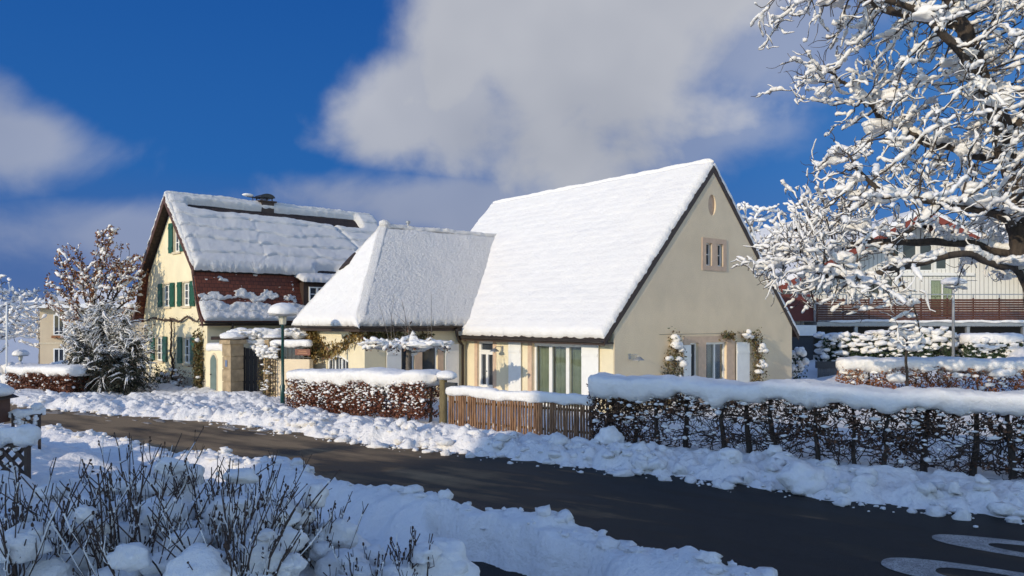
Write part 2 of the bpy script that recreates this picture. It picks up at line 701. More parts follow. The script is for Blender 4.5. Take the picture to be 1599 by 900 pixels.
M['gutter'] = m_plain('dark_metal_gutter', (0.05, 0.038, 0.032), 0.4, 0.15, metal=0.3)
M['iron'] = m_plain('black_iron', (0.02, 0.02, 0.022), 0.5, 0.2)
M['zinc'] = m_plain('zinc_grey_metal', (0.32, 0.33, 0.34), 0.45, 0.1, metal=0.5)
M['glass'] = m_glass_dark('dark_window_glass')
M['clear'] = m_clear('clear_window_glass')
M['curtain'] = m_plain('sheer_curtain', (0.36, 0.37, 0.26), 0.9, 0.15, 4)
M['curtain_dark'] = m_plain('grey_curtain', (0.17, 0.15, 0.13), 0.9, 0.2, 4)
M['balcony_shade'] = m_plain('dark_under_balcony_shade', (0.05, 0.045, 0.04), 0.9)
M['tiles_red'] = m_tiles('red_plain_tiles', (0.23, 0.058, 0.026), (0.15, 0.042, 0.022))
M['tiles_dark'] = m_tiles('dark_brown_tiles', (0.035, 0.022, 0.02), (0.05, 0.03, 0.024))
M['lamp_green'] = m_plain('dark_green_lacquer', (0.006, 0.05, 0.045), 0.3, 0.15)
M['sandstone'] = m_plain('sandstone_block', (0.36, 0.27, 0.165), 0.9, 0.35, 3.5, 0.5, 30, bd=0.02)
M['door_grey_green'] = m_plain('grey_green_door_paint', (0.14, 0.19, 0.17), 0.6)
M['black_gate'] = m_plain('black_stained_wood', (0.014, 0.011, 0.011), 0.6, 0.3)
M['hazel'] = m_bark('hazel_stick_bark', (0.13, 0.064, 0.032), (0.36, 0.20, 0.10), 9)
M['post_bark'] = m_bark('mossy_post_bark', (0.10, 0.075, 0.035), (0.24, 0.19, 0.09), 8)
M['bark'] = m_bark('dark_tree_bark', (0.024, 0.018, 0.014), (0.085, 0.062, 0.045))
M['bark_brown'] = m_bark('brown_twig_wood', (0.028, 0.020, 0.015), (0.09, 0.062, 0.042), 24)
M['twig'] = m_bark('brown_twig_bark', (0.038, 0.024, 0.017), (0.10, 0.064, 0.046), 30)
M['twig_grey'] = m_bark('greyish_twig_bark', (0.10, 0.085, 0.07), (0.2, 0.17, 0.14), 30)
M['beech_red'] = m_leaf('dry_red_beech_leaves', [(0.06, 0.018, 0.010), (0.16, 0.045, 0.02), (0.24, 0.085, 0.035), (0.10, 0.03, 0.014)])
M['beech_brown'] = m_leaf('dry_brown_leaves', [(0.035, 0.020, 0.012), (0.09, 0.042, 0.021), (0.16, 0.07, 0.03), (0.05, 0.026, 0.015)])
M['beech_orange'] = m_leaf('dry_orange_leaves', [(0.18, 0.06, 0.02), (0.30, 0.12, 0.04), (0.12, 0.045, 0.02)])
M['green'] = m_leaf('evergreen_leaves', [(0.012, 0.025, 0.010), (0.03, 0.055, 0.018), (0.02, 0.04, 0.014)])
M['conifer'] = m_leaf('dark_conifer_needles', [(0.010, 0.017, 0.010), (0.022, 0.032, 0.016), (0.03, 0.028, 0.016)])
M['vine_gold'] = m_leaf('golden_vine_leaves', [(0.20, 0.12, 0.025), (0.30, 0.19, 0.05), (0.12, 0.10, 0.02), (0.16, 0.06, 0.02)])
M['vine_green'] = m_leaf('green_brown_vine_leaves', [(0.05, 0.07, 0.02), (0.12, 0.11, 0.035), (0.18, 0.11, 0.03), (0.07, 0.04, 0.015)])
M['sign'] = m_plain('red_brown_sign_paint', (0.16, 0.04, 0.018), 0.5)
M['lantern'] = m_plain('frosted_lamp_glass', (0.72, 0.66, 0.5), 0.2, 0.05)
M['peach'] = m_stucco('peach_render', (0.66, 0.44, 0.28), 0.3)
M['beige'] = m_stucco('beige_render', (0.66, 0.53, 0.36), 0.3)
M['red_fascia'] = m_plain('red_brown_fascia', (0.20, 0.036, 0.018), 0.5)
M['garage'] = m_plain('dark_grey_garage', (0.03, 0.034, 0.04), 0.5)
M['grey_wood'] = m_plain('weathered_grey_wood', (0.10, 0.105, 0.11), 0.8, 0.25)
M['seed'] = m_plain('dry_seed_heads', (0.05, 0.028, 0.018), 0.9, 0.3)


def m_siding(name, c, per_m, axis='X'):
    t = NT(name)
    w = t.wave(per_m * math.pi / 10 * 3.183 / 3.183, dirn=axis)
    r = t.ramp(w, [(0.0, 0.0), (0.12, 1.0)])
    col = t.mixc(r, tuple(x * 0.55 for x in c), c)
    return t.set(col, 0.6, 0, t.bump(r, 0.6, 0.02))


M['siding'] = m_siding('white_board_siding', (0.78, 0.76, 0.70), 4.5)
M['balcony'] = m_plain('brown_balcony_boards', (0.085, 0.027, 0.012), 0.6, 0.3, 9)


def m_asphalt():
    t = NT('damp_asphalt_sun_toned')
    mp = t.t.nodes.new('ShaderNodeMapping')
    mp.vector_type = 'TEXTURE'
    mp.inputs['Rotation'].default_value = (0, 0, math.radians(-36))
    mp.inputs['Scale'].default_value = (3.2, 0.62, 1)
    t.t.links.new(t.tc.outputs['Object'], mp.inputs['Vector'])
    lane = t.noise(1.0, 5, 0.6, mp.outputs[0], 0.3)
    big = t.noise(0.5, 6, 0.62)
    fine = t.noise(95, 4, 0.7)
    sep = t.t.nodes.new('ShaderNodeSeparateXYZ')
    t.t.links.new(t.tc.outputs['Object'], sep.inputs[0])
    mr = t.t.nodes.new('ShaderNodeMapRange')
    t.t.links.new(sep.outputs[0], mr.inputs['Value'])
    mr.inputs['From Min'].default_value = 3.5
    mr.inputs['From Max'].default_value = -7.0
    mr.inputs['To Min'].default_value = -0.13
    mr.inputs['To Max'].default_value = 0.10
    dry = t.math('ADD', t.math('ADD', t.math('MULTIPLY', lane, 0.6), t.math('MULTIPLY', big, 0.4)), mr.outputs[0])  # dry and wet patches, with sunlit left painted lighter and shaded right darker
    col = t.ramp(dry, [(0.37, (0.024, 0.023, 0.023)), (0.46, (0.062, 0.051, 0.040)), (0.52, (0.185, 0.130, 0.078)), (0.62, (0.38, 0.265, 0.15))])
    col = t.mixc(t.ramp(fine, [(0.35, 0.55), (0.62, 0.0)]), col, (0.02, 0.019, 0.019))
    col = t.mixc(t.ramp(t.noise(140, 2), [(0.60, 0.0), (0.72, 0.30)]), col, (0.2, 0.19, 0.18))
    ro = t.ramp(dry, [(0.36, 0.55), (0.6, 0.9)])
    return t.set(col, ro, 0, t.bump(fine, 0.8, 0.014), 0.12)


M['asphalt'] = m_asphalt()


def m_roadpaint():
    t = NT('worn_white_road_paint')
    n = t.noise(60, 5, 0.7)
    w = t.noise(4, 5, 0.7)
    col = t.ramp(n, [(0.40, (0.07, 0.068, 0.065)), (0.50, (0.47, 0.45, 0.42))])
    col = t.mixc(t.ramp(w, [(0.35, 0.7), (0.62, 0.0)]), col, (0.13, 0.125, 0.12))
    return t.set(col, 0.75, 0, t.bump(n, 0.4, 0.008))


M['paint'] = m_roadpaint()

# ------------------------------------------------------------------ terrain and road
FAR = np.array([(-40, 37), (-24, 29), (-15.8, 24.6), (-11.9, 22.5), (-8, 20.8), (-5.7, 18.9), (-1.77, 16.2), (2.3, 13.7), (7, 10.4), (12, 7), (20, 1.5), (30, -6)], float)
NEAR = np.array([(-40, 34), (-24, 25.5), (-16, 21.3), (-11.5, 18.9), (-8.5, 17.1), (-6.2, 15.0), (-4.3, 13.6), (-2.3, 11.3), (-0.4, 9.75), (1.35, 8.45), (2.5, 7.0), (4.5, 4.8), (8, 1.4), (14, -4), (24, -13)], float)


def sdist(x, y, poly):
    """signed distance, positive on the left of the polyline's direction"""
    best = np.full(x.shape, 1e9)
    sg = np.ones(x.shape)
    for (ax, ay), (bx, by) in zip(poly[:-1], poly[1:]):
        dx, dy = bx - ax, by - ay
        t = np.clip(((x - ax) * dx + (y - ay) * dy) / (dx * dx + dy * dy), 0, 1)
        px, py = x - ax - t * dx, y - ay - t * dy
        d = np.hypot(px, py)
        c = dx * (y - ay) - dy * (x - ax)
        up = d < best - 1e-9
        best = np.where(up, d, best)
        sg = np.where(up, np.sign(c), sg)
    return best * sg


def ground_h(x, y, detail=True):
    x, y = np.asarray(x, float), np.asarray(y, float)
    sF = sdist(x, y, FAR)
    sN = -sdist(x, y, NEAR)
    P = np.stack([x, y, np.zeros_like(x)], -1)
    # far side
    left = sst(-x, 4.5, 7.5)
    A = 0.20 + 0.16 * n2(x, y, 0.7, 3.0) - 0.06 * left
    edge = 0.35 * (n2(x, y, 0.9, 8.0, 4) - 0.5) * 2 + 0.10 * (n2(x, y, 4.0, 18.0, 2) - 0.5) * 2
    hf = -0.12 + (0.12 + A) * sst(sF + edge, -0.12, 0.75)
    reach = 1.0 + 4.6 * left
    win = sst(sF, -0.2, 0.25) * (1 - 0.8 * sst(sF, 1.1 + reach * 0.5, 1.7 + reach))
    Q = P + 0.25 * (np.stack([n2(x, y, 2.0, 60.0, 2), n2(x, y, 2.0, 70.0, 2), np.zeros_like(x)], -1) - 0.5)
    lum = billow(Q * 1.25, 1) * 0.20 + billow(Q * 2.9 + 5, 1) * 0.20 + billow(Q * 5.6 + 15, 2) * 0.15
    hf = hf + win * (lum - 0.18) * (0.75 + 0.6 * n2(x, y, 0.4, 1.0))
    hf = hf + 0.40 * left * (n2(x, y, 0.5, 44.0, 2) - 0.55) * sst(sF, 0.3, 1.2)
    hf = hf - 0.16 * sst(sF, 1.4, 3.2) * (1 - 0.8 * left)
    hf = hf + 0.05 * (n2(x, y, 0.8, 2.0) - 0.5) * sst(sF, 1, 3)
    # near side: shovelled bank, pavement strip, raised garden
    cr = 0.52 + 0.42 * (n2(x, y, 0.85, 5.0, 3) - 0.42)
    cr = cr * (1 - 0.5 * sst(-x, 4.2, 6.5)) + 0.20 * np.exp(-((x - 0.55) ** 2 + (y - 9.3) ** 2) / 0.8)
    e2 = 0.22 * (n2(x, y, 1.3, 12.0, 3) - 0.5) * 2
    s2 = sN + e2
    bank = cr * sst(s2, -0.05, 0.5) * (1 - 0.93 * sst(s2, 0.65, 1.35))
    hn = -0.12 * (1 - sst(s2, -0.12, 0.10)) + bank + (0.12 * (billow(P * 2.3 + 3, 2) - 0.4) + 0.055 * (billow(P * 6.0 + 3, 2) - 0.4) * (1 - sst(s2, 0.5, 0.9))) * sst(s2, 0, 0.3) * (1 - sst(s2, 1.3, 1.7) * 0.6)
    pav = np.exp(-((x + 0.10) ** 2 / 0.9 + (y - 8.0) ** 2 / 0.5))
    hn = hn + 0.16 * sst(s2, 1.0, 1.4) - 0.34 * pav * sst(s2, 0.95, 1.25) * (1 - sst(s2, 1.8, 2.1))
    gl = 0.50 * sst(s2, 1.75, 2.7) + 0.34 * sst(s2, 2.6, 5.0)
    hn = hn + gl + sst(s2, 1.9, 2.8) * (0.40 * (n2(x, y, 0.75, 21.0, 3) - 0.5) + 0.30 * (billow(P * 1.15 + 9, 2) - 0.4) + 0.10 * (billow(P * 3.3 + 2, 2) - 0.4))
    ns = (n2(x, y, 2.2, 91.0, 3) - 0.5) * 0.5
    pm = sst(sN + ns, 0.72, 0.90) * (1 - sst(sN + ns, 1.55, 1.95)) * sst(x + ns, -1.0, -0.55) * (1 - sst(x + ns, 0.6, 1.1))
    lowm = sst(sN, 1.3, 1.8) * np.exp(-((x + 0.1) / 0.55) ** 2) * (1 - sst(sN, 3.0, 4.0))
    hn = hn * (1 - 0.55 * lowm)
    hn = hn * (1 - pm)
    h = np.where(sF > -0.6, hf, np.where(sN > -0.6, hn, -0.12))
    # the land falls to the left far away and rises to the right behind
    h = h - 2.4 * sst(-x, 17, 30) * sst(y, 22, 36)
    h = h + 0.85 * sst(x, 9, 16) * sst(y, 17, 36)
    return h


def axis(parts):
    return np.unique(np.round(np.concatenate(parts), 4))


gx = axis([np.linspace(-1800, -200, 10), np.linspace(-200, -40, 20), np.arange(-40, -16, 0.5), np.arange(-16, 13, 0.05), np.arange(13, 40, 0.5), np.linspace(40, 200, 20), np.linspace(200, 1800, 10)])
gy = axis([np.linspace(-60, -2, 20), np.arange(-2, 4.5, 0.2), np.arange(4.5, 28, 0.05), np.arange(28, 60, 0.5), np.linspace(60, 250, 24), np.linspace(250, 3500, 14)])
X, Y = np.meshgrid(gx, gy)
H = ground_h(X, Y)
tag(MB().grid(np.stack([X, Y, H], -1)).build('snowy_ground', M['snow_ground'], smooth=True), 'white snow covered ground with shovelled banks along both sides of the road', kind='structure')


def offset(poly, d):
    out = []
    for i, p in enumerate(poly):
        a = poly[max(0, i - 1)]
        b = poly[min(len(poly) - 1, i + 1)]
        t = (b - a) / np.linalg.norm(b - a)
        out.append(p + d * np.array([-t[1], t[0]]))
    return np.array(out)


def densify(poly, n):
    s = np.concatenate([[0], np.cumsum(np.linalg.norm(np.diff(poly, axis=0), axis=1))])
    t = np.linspace(0, s[-1], n)
    return np.stack([np.interp(t, s, poly[:, i]) for i in range(2)], -1)


fa, na = densify(offset(FAR, 0.5), 60), densify(offset(NEAR, -0.55), 60)
G = np.stack([np.concatenate([na, np.full((60, 1), 0.0)], 1), np.concatenate([fa, np.full((60, 1), 0.0)], 1)], 0)
G = np.stack([G[0] + (G[1] - G[0]) * t for t in np.linspace(0, 1, 6)], 0)
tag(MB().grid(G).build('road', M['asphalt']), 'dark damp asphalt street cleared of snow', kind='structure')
p1, p2 = densify(offset(NEAR[5:13], -0.7), 40), densify(offset(NEAR[5:13], -2.3), 40)
G = np.stack([np.concatenate([p2, np.full((40, 1), 0.06)], 1), np.concatenate([p1, np.full((40, 1), 0.06)], 1)], 0)
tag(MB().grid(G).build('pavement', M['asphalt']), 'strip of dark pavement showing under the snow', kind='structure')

# painted 30 on the far lane, tops of the digits towards the left
rd = np.array([-0.835, 0.55, 0])      # travel direction of the far lane
rr = np.array([0.55, 0.835, 0])       # reader's right


def digit_loop(mb, tip, L, w, st, end, part=None):
    """elongated loop of a road numeral whose top lies at tip"""
    a = np.linspace(0, 2 * np.pi, 64, endpoint=False) if part is None else np.linspace(*part)
    ca, sa = np.cos(a), np.sin(a)

    def q(x, e):
        return np.sign(x) * np.abs(x) ** e
    o = np.stack([q(sa, 0.75) * w, -L / 2 + q(ca, 0.8) * L / 2], -1)
    i = np.stack([q(sa, 0.75) * (w - st), -L / 2 + q(ca, 0.9) * (L / 2 - end)], -1)
    Vo = [tip + rr * p[0] + rd * p[1] for p in o]
    Vi = [tip + rr * p[0] + rd * p[1] for p in i]
    n = len(a)
    F = [(k, (k + 1) % n, (k + 1) % n + n, k + n) for k in range(n if part is None else n - 1)]
    mb.add(Vo + Vi, F)


mk = MB()
digit_loop(mk, np.array([5.42, 9.92, 0.005]), 4.0, 0.42, 0.19, 0.62)
tag(mk.build('painted_numeral', M['paint']), 'worn white painted numeral 0 on the asphalt, farther from the viewer', 'road marking', 'painted speed numerals on the road')
mk = MB()
t3 = np.array([4.28, 8.90, 0.005])
digit_loop(mk, t3, 2.2, 0.42, 0.19, 0.55, (-np.pi / 2, np.pi * 0.90, 48))
digit_loop(mk, t3 - rd * 1.75, 2.25, 0.42, 0.19, 0.55, (np.pi * 0.10, np.pi * 1.5, 48))
tag(mk.build('painted_numeral', M['paint']), 'worn white painted numeral 3 on the asphalt, nearer the viewer', 'road marking', 'painted speed numerals on the road')

# ------------------------------------------------------------------ building helpers
def snow_patch(mb, c00, c10, c11, c01, thick, nu=90, nv=70, lip=0.07, jit=0.05, edge=0.22, field=None, rough=0.02, rfr=5.0, seed=0.0, up=0.35):
    """snow lying on a sloping quad: u along the eave, v up the slope"""
    c00, c10, c11, c01 = [np.array(q, float) for q in (c00, c10, c11, c01)]
    Lu = max(np.linalg.norm(c10 - c00), np.linalg.norm(c11 - c01))
    Lv = np.linalg.norm(c01 - c00)

    def ax(L, n):
        e = np.array([0, 0.004, 0.03, 0.07, 0.12, 0.18]) / L
        return np.concatenate([e, np.linspace(0.25 / L, 1 - 0.25 / L, n), 1 - e[::-1]])
    us, vs = ax(Lu, nu), ax(Lv, nv)
    U, V = np.meshgrid(us, vs)
    P = (c00 * ((1 - U) * (1 - V))[..., None] + c10 * (U * (1 - V))[..., None] + c11 * (U * V)[..., None] + c01 * ((1 - U) * V)[..., None])
    eu = (c10 - c00) / np.linalg.norm(c10 - c00)
    ev = (c01 - c00 + c11 - c10)
    ev /= np.linalg.norm(ev)
    nrm = np.cross(eu, ev)
    if nrm[2] < 0:
        nrm = -nrm
    nrm /= np.linalg.norm(nrm)
    off = nrm + np.array([0, 0, up])
    off /= np.linalg.norm(off)
    wid = np.linalg.norm(c10 - c00) * (1 - V) + np.linalg.norm(c11 - c01) * V
    du = np.minimum(U, 1 - U) * wid
    dv = np.minimum(V, 1 - V) * Lv
    d = np.minimum(du, dv)
    pr = np.sqrt(np.clip(1 - (1 - np.clip(d / edge, 0, 1)) ** 2, 0, 1))
    q = fbm(P * 1.3 + seed, 3) - 0.5
    r = fbm(P * rfr + seed, 4) - 0.5
    T = thick * (1 + 0.35 * q) * pr + rough * 2 * r * np.clip(pr * 1.5, 0, 1)
    if field is not None:
        T = field(U * np.linalg.norm(c10 - c00), V * Lv, T)
    T = np.where(d < 0.002, -0.03, T)
    # lip and ragged outline
    rim = 1 - np.clip(d / 0.3, 0, 1)
    j = (0.6 * fbm(P * 3.1 + seed + 5, 3) + 0.4 * vnoise(P * 9 + seed) - 0.5) * 2.4
    P = P + off * T[..., None]
    P = P - ev * ((lip + jit * j) * rim * (V < 0.5))[..., None] + ev * (jit * 0.5 * j * rim * (V >= 0.5))[..., None]
    P = P + eu * (((U > 0.5) * 2 - 1) * (lip * 0.6 + jit * j) * rim * (du < 0.3) * np.clip(wid, 0, 1))[..., None]
    if np.dot(np.cross(eu, ev), nrm) < 0:
        P = P[:, ::-1]
    mb.grid(P)


def window(parent, O, r, n, x0, x1, z0, z1, cols=2, rows=3, depth=0.10, fw=0.055, frame='white', glass='glass', bar=0.028, back=None, name='window', arch=False):
    """frame, glazing bars and pane standing in a recess; O,r,n frame of the wall face (n outward)"""
    mb = MB()
    y0, y1 = -depth, -depth + 0.055
    mb.fbox(O, r, n, x0, x0 + fw, y0, y1, z0, z1)
    mb.fbox(O, r, n, x1 - fw, x1, y0, y1, z0, z1)
    mb.fbox(O, r, n, x0 + fw, x1 - fw, y0, y1, z0, z0 + fw)
    mb.fbox(O, r, n, x0 + fw, x1 - fw, y0, y1, z1 - fw, z1)
    for i in range(1, cols):
        xm = x0 + (x1 - x0) * i / cols
        w = bar * 1.3
        mb.fbox(O, r, n, xm - w, xm + w, y0 + 0.004, y1 + 0.006, z0 + fw, z1 - fw)
    for j in range(1, rows):
        zm = z0 + (z1 - z0) * j / rows
        mb.fbox(O, r, n, x0 + fw, x1 - fw, y0 + 0.008, y1 - 0.008, zm - bar / 2, zm + bar / 2)
    w = mb.build(name, M[frame], parent)
    MB().fbox(O, r, n, x0 + 0.01, x1 - 0.01, y0 + 0.012, y0 + 0.02, z0 + 0.01, z1 - 0.01).build('pane', M[glass], w)
    return w


def shutter(parent, O, r, n, x0, x1, z0, z1, mat, off=0.03, planks=4):
    mb = MB()
    k = planks
    for i in range(k):
        a = x0 + (x1 - x0) * i / k
        b = x0 + (x1 - x0) * (i + 1) / k
        mb.fbox(O, r, n, a + 0.003, b - 0.003, off, off + 0.03 + 0.002 * (i % 2), z0, z1)
    for zz in (z0 + (z1 - z0) * 0.16, z0 + (z1 - z0) * 0.84):
        mb.fbox(O, r, n, x0 + 0.02, x1 - 0.02, off + 0.0325, off + 0.055, zz - 0.045, zz + 0.045)
    return mb.build('shutter', mat, parent)


def curtain(parent, O, r, n, x0, x1, z0, z1, y, mat='curtain'):
    t = np.linspace(x0, x1, 50)
    w = 0.02 * np.sin(t * 42) + 0.012 * np.sin(t * 71 + 1)
    O, r, n = np.array(O, float), np.array(r, float), np.array(n, float)
    R = np.stack([O + r * a + n * (y + b) for a, b in zip(t, w)])
    return MB().grid(np.stack([R + [0, 0, z0], R + [0, 0, z1]])).build('curtain', M[mat], parent, smooth=True)


def wall_lamp(parent, O, r, n, x, z):
    O, r, n = np.array(O, float), np.array(r, float), np.array(n, float)
    p = O + r * x + np.array([0, 0, z])
    mb = MB()
    mb.fbox(p, r, n, -0.05, 0.05, 0.0, 0.03, -0.02, 0.14)
    a = np.linspace(0, np.pi, 9)
    mb.tube(np.stack([p + n * (0.03 + 0.18 * (1 - math.cos(t)) / 1.0 * 0.9) + np.array([0, 0, 0.06 + 0.07 * math.sin(t)]) for t in a]), 0.012, 6)
    o = mb.build('wall_lamp', M['zinc'], parent)
    c = p + n * 0.36
    MB().lathe([(0.02, 0.07), (0.06, 0.06), (0.16, -0.02), (0.165, -0.035), (0.03, -0.03)], c, 16).build('lamp_shade', M['zinc'], o)
    MB().blobs([c + np.array([0, 0, -0.05])], [0.035], 1, 0).build('bulb', M['lantern'], o)


# ------------------------------------------------------------------ the cottage with steep snowy roof
RZ = math.atan2(0.628, 0.778)
cot = thing('cottage', 'cream cottage with steep snow covered gable roof and low hipped wing', 'house', (2.93, 22.0, 0), RZ)
W, LEN = 9.25, 11.5
EZ, RIDGE = 2.18, 7.72          # eave and ridge of the roof boards
sl = (RIDGE - EZ) / (W / 2 + 0.42)
WX, WY0, WY1, WRY, WRZ, WEZ = -4.06, 7.31, 11.56, 9.43, 5.98, 2.62


def mroof(x):                    # underside height of main roof at local x
    return RIDGE - abs(x - W / 2) * sl


wallz = mroof(0.0)
mb = MB().prism([(0, -0.4), (W, -0.4), (W, wallz - 0.03), (W / 2, RIDGE - 0.03), (0, wallz - 0.03)], (0, 0, 0), (1, 0, 0), (0, 0, 1), (0, LEN, 0))
gw = mb.build('wall', M['cream_rough'], cot)
gO, gr, gn = (0, 0, 0), (1, 0, 0), (0, -1, 0)              # gable face
fO, fr_, fn = (0, 0, 0), (0, 1, 0), (-1, 0, 0)             # front face
ct = MB()
ct.fbox(gO, gr, gn, 4.22, 4.52, -0.16, 0.2, 4.55, 5.28)
ct.fbox(gO, gr, gn, 4.82, 5.12, -0.16, 0.2, 4.55, 5.28)
ct.fbox(gO, gr, gn, 3.42, 3.82, -0.25, 0.2, 0.1, 2.08)
ct.fbox(gO, gr, gn, 4.22, 5.32, -0.25, 0.2, 0.1, 2.08)
a = np.linspace(0, 2 * np.pi, 28, endpoint=False)
ct.prism([(4.55 + 0.2 * math.cos(t), 6.52 + 0.34 * math.sin(t)) for t in a], (0, 0.10, 0), (1, 0, 0), (0, 0, 1), (0, -0.4, 0))
ct.fbox(fO, fr_, fn, 1.27, 3.62, -0.35, 0.2, 0.06, 2.06)
ct.fbox(fO, fr_, fn, 5.68, 6.58, -0.22, 0.2, 0.06, 2.06)
cut(gw, ct)
# front face plaster is smoother and warmer: thin skin of render, butted round the openings
sk = MB()
for x0, x1, z0, z1 in ((0.02, 1.12, -0.3, 2.5), (3.83, 5.5, -0.3, 2.5), (6.75, 7.29, -0.3, 2.5), (1.12, 3.83, 2.2, 2.5), (5.5, 6.75, 2.2, 2.5)):
    sk.fbox(fO, fr_, fn, x0, x1, 0.002, 0.016, z0, min(z1, wallz - 0.12))
sk.build('front_render', M['cream'], cot)
# trim of rose sandstone
tr = MB()
for x0, x1, z0, z1 in ((4.02, 4.22, 4.40, 5.44), (4.52, 4.82, 4.40, 5.44), (5.12, 5.30, 4.40, 5.44), (4.22, 4.52, 4.40, 4.55), (4.82, 5.12, 4.40, 4.55), (4.22, 4.52, 5.28, 5.44), (4.82, 5.12, 5.28, 5.44)):
    tr.fbox(gO, gr, gn, x0, x1, 0.001, 0.022, z0, z1)
tr.build('window_surround', M['rose'], cot)
tr = MB()
for x0, x1, z0, z1 in ((3.08, 3.42, 0, 2.28), (3.82, 4.22, 0, 2.28), (5.32, 5.76, 0, 2.28), (3.42, 3.82, 2.08, 2.28), (4.22, 5.32, 2.08, 2.28)):
    tr.fbox(gO, gr, gn, x0, x1, 0.001, 0.022, z0, z1)
tr.build('door_surround', M['rose'], cot)
tr = MB()
for x0, x1, z0, z1 in ((1.12, 1.27, 0, 2.17), (3.62, 3.82, 0, 2.17), (1.27, 3.62, 2.06, 2.17)):
    tr.fbox(fO, fr_, fn, x0, x1, 0.001, 0.03, z0, z1)
tr.build('window_surround', M['rose'], cot)
tr = MB()
for x0, x1, z0, z1 in ((5.5, 5.68, 0, 2.17), (6.58, 6.75, 0, 2.17), (5.68, 6.58, 2.06, 2.17)):
    tr.fbox(fO, fr_, fn, x0, x1, 0.001, 0.03, z0, z1)
tr.build('door_surround', M['rose'], cot)
ov = MB()
ov.prism([(4.55 + 0.2 * math.cos(t), 6.52 + 0.34 * math.sin(t)) for t in a], (0, 0.09, 0), (1, 0, 0), (0, 0, 1), (0, -0.02, 0))
ov.build('oval_panel', M['rose'], cot)
# windows
window(cot, gO, gr, gn, 4.22, 4.52, 4.55, 5.28, 1, 2, 0.13, 0.04)
window(cot, gO, gr, gn, 4.82, 5.12, 4.55, 5.28, 1, 2, 0.13, 0.04)
window(cot, gO, gr, gn, 3.42, 3.82, 0.1, 2.08, 1, 1, 0.13)
w = window(cot, gO, gr, gn, 4.22, 5.32, 0.1, 2.08, 2, 1, 0.13, 0.07, glass='clear')
curtain(w, gO, gr, gn, 4.24, 4.55, 0.12, 2.06, -0.20, 'curtain_dark')
curtain(w, gO, gr, gn, 4.85, 5.30, 0.12, 2.06, -0.20, 'curtain_dark')
w = window(cot, fO, fr_, fn, 1.27, 3.62, 0.06, 2.06, 3, 1, 0.15, 0.09, glass='clear', bar=0.055)
curtain(w, fO, fr_, fn, 1.30, 2.05, 0.1, 2.04, -0.26)
curtain(w, fO, fr_, fn, 2.30, 2.75, 0.1, 2.04, -0.26)
curtain(w, fO, fr_, fn, 2.92, 3.60, 0.1, 2.04, -0.26)
d = MB()
d.fbox(fO, fr_, fn, 5.68, 5.80, -0.14, -0.06, 0.06, 2.06)
d.fbox(fO, fr_, fn, 6.46, 6.58, -0.14, -0.06, 0.06, 2.06)
d.fbox(fO, fr_, fn, 5.80, 6.46, -0.14, -0.06, 1.98, 2.06)
d.fbox(fO, fr_, fn, 5.80, 6.46, -0.14, -0.05, 1.60, 1.76)
d.fbox(fO, fr_, fn, 5.80, 6.46, -0.14, -0.06, 0.06, 0.55)
d.fbox(fO, fr_, fn, 6.07, 6.19, -0.14, -0.06, 0.55, 1.60)
door = d.build('door', M['white'], cot)
MB().fbox(fO, fr_, fn, 5.78, 6.48, -0.125, -0.115, 0.5, 2.0).build('pane', M['glass'], door)
MB().fbox(fO, fr_, fn, 6.11, 6.15, -0.06, -0.01, 1.0, 1.04).build('handle', M['zinc'], door)
# white shutters, folded back on the walls
shutter(cot, fO, fr_, fn, 0.56, 1.26, 0.04, 2.10, M['white'], 0.06, 1)
shutter(cot, fO, fr_, fn, 4.10, 4.75, 0.04, 2.10, M['white'], 0.06, 1)
shutter(cot, gO, gr, gn, 3.02, 3.38, 0.02, 2.02, M['white'], 0.05, 1)
shutter(cot, gO, gr, gn, 5.80, 6.52, 0.02, 2.06, M['white'], 0.05, 1)
wall_lamp(cot, gO, gr, gn, 0.62, 1.68)
wall_lamp(cot, fO, fr_, fn, 5.15, 1.78)

# wing walls
wz = WEZ + 0.02
mb = MB().prism([(WX, WY0), (0.5, WY0), (0.5, WY1), (WX, WY1)], (0, 0, -0.4), (1, 0, 0), (0, 1, 0), (0, 0, wz + 0.4))
ww = mb.build('wing_wall', M['cream'], cot)
wO, wr, wnn = (WX, WY0, 0), (1, 0, 0), (0, -1, 0)          # shaded side of the wing
eO, er, en = (WX, WY0, 0), (0, 1, 0), (-1, 0, 0)           # sunny end of the wing
ct = MB()
ct.fbox(wO, wr, wnn, 1.38, 1.90, -0.2, 0.2, 0.3, 1.95)
ct.fbox(wO, wr, wnn, 2.20, 2.84, -0.2, 0.2, 0.3, 1.95)


def archp(x0, x1, z0, z1, rise):
    t = np.linspace(0, 1, 13)
    return [(x0, z0), (x1, z0)] + [(x1 + (x0 - x1) * q, z1 - rise + rise * math.sin(math.pi * q)) for q in t]


ct.prism(archp(1.15, 2.80, 0.75, 1.58, 0.16), (WX + 0.16, WY0, 0), (0, 1, 0), (0, 0, 1), (-0.4, 0, 0))
cut(ww, ct)
window(cot, wO, wr, wnn, 1.38, 1.90, 0.3, 1.95, 1, 1, 0.12, 0.05)
window(cot, wO, wr, wnn, 2.20, 2.84, 0.3, 1.95, 1, 1, 0.12, 0.05)
tr = MB()
for x0, x1, z0, z1 in ((1.90, 2.20, 0.2, 1.98), (1.30, 1.38, 0.2, 1.98), (2.84, 3.08, 0.2, 1.98)):
    tr.fbox(wO, wr, wnn, x0, x1, 0.001, 0.025, z0, z1)
tr.build('stone_trim', M['rose'], cot)
shutter(cot, wO, wr, wnn, 0.78, 1.34, 0.25, 1.95, M['white'], 0.05, 1)
shutter(cot, wO, wr, wnn, 3.12, 3.70, 0.25, 1.95, M['white'], 0.05, 1)
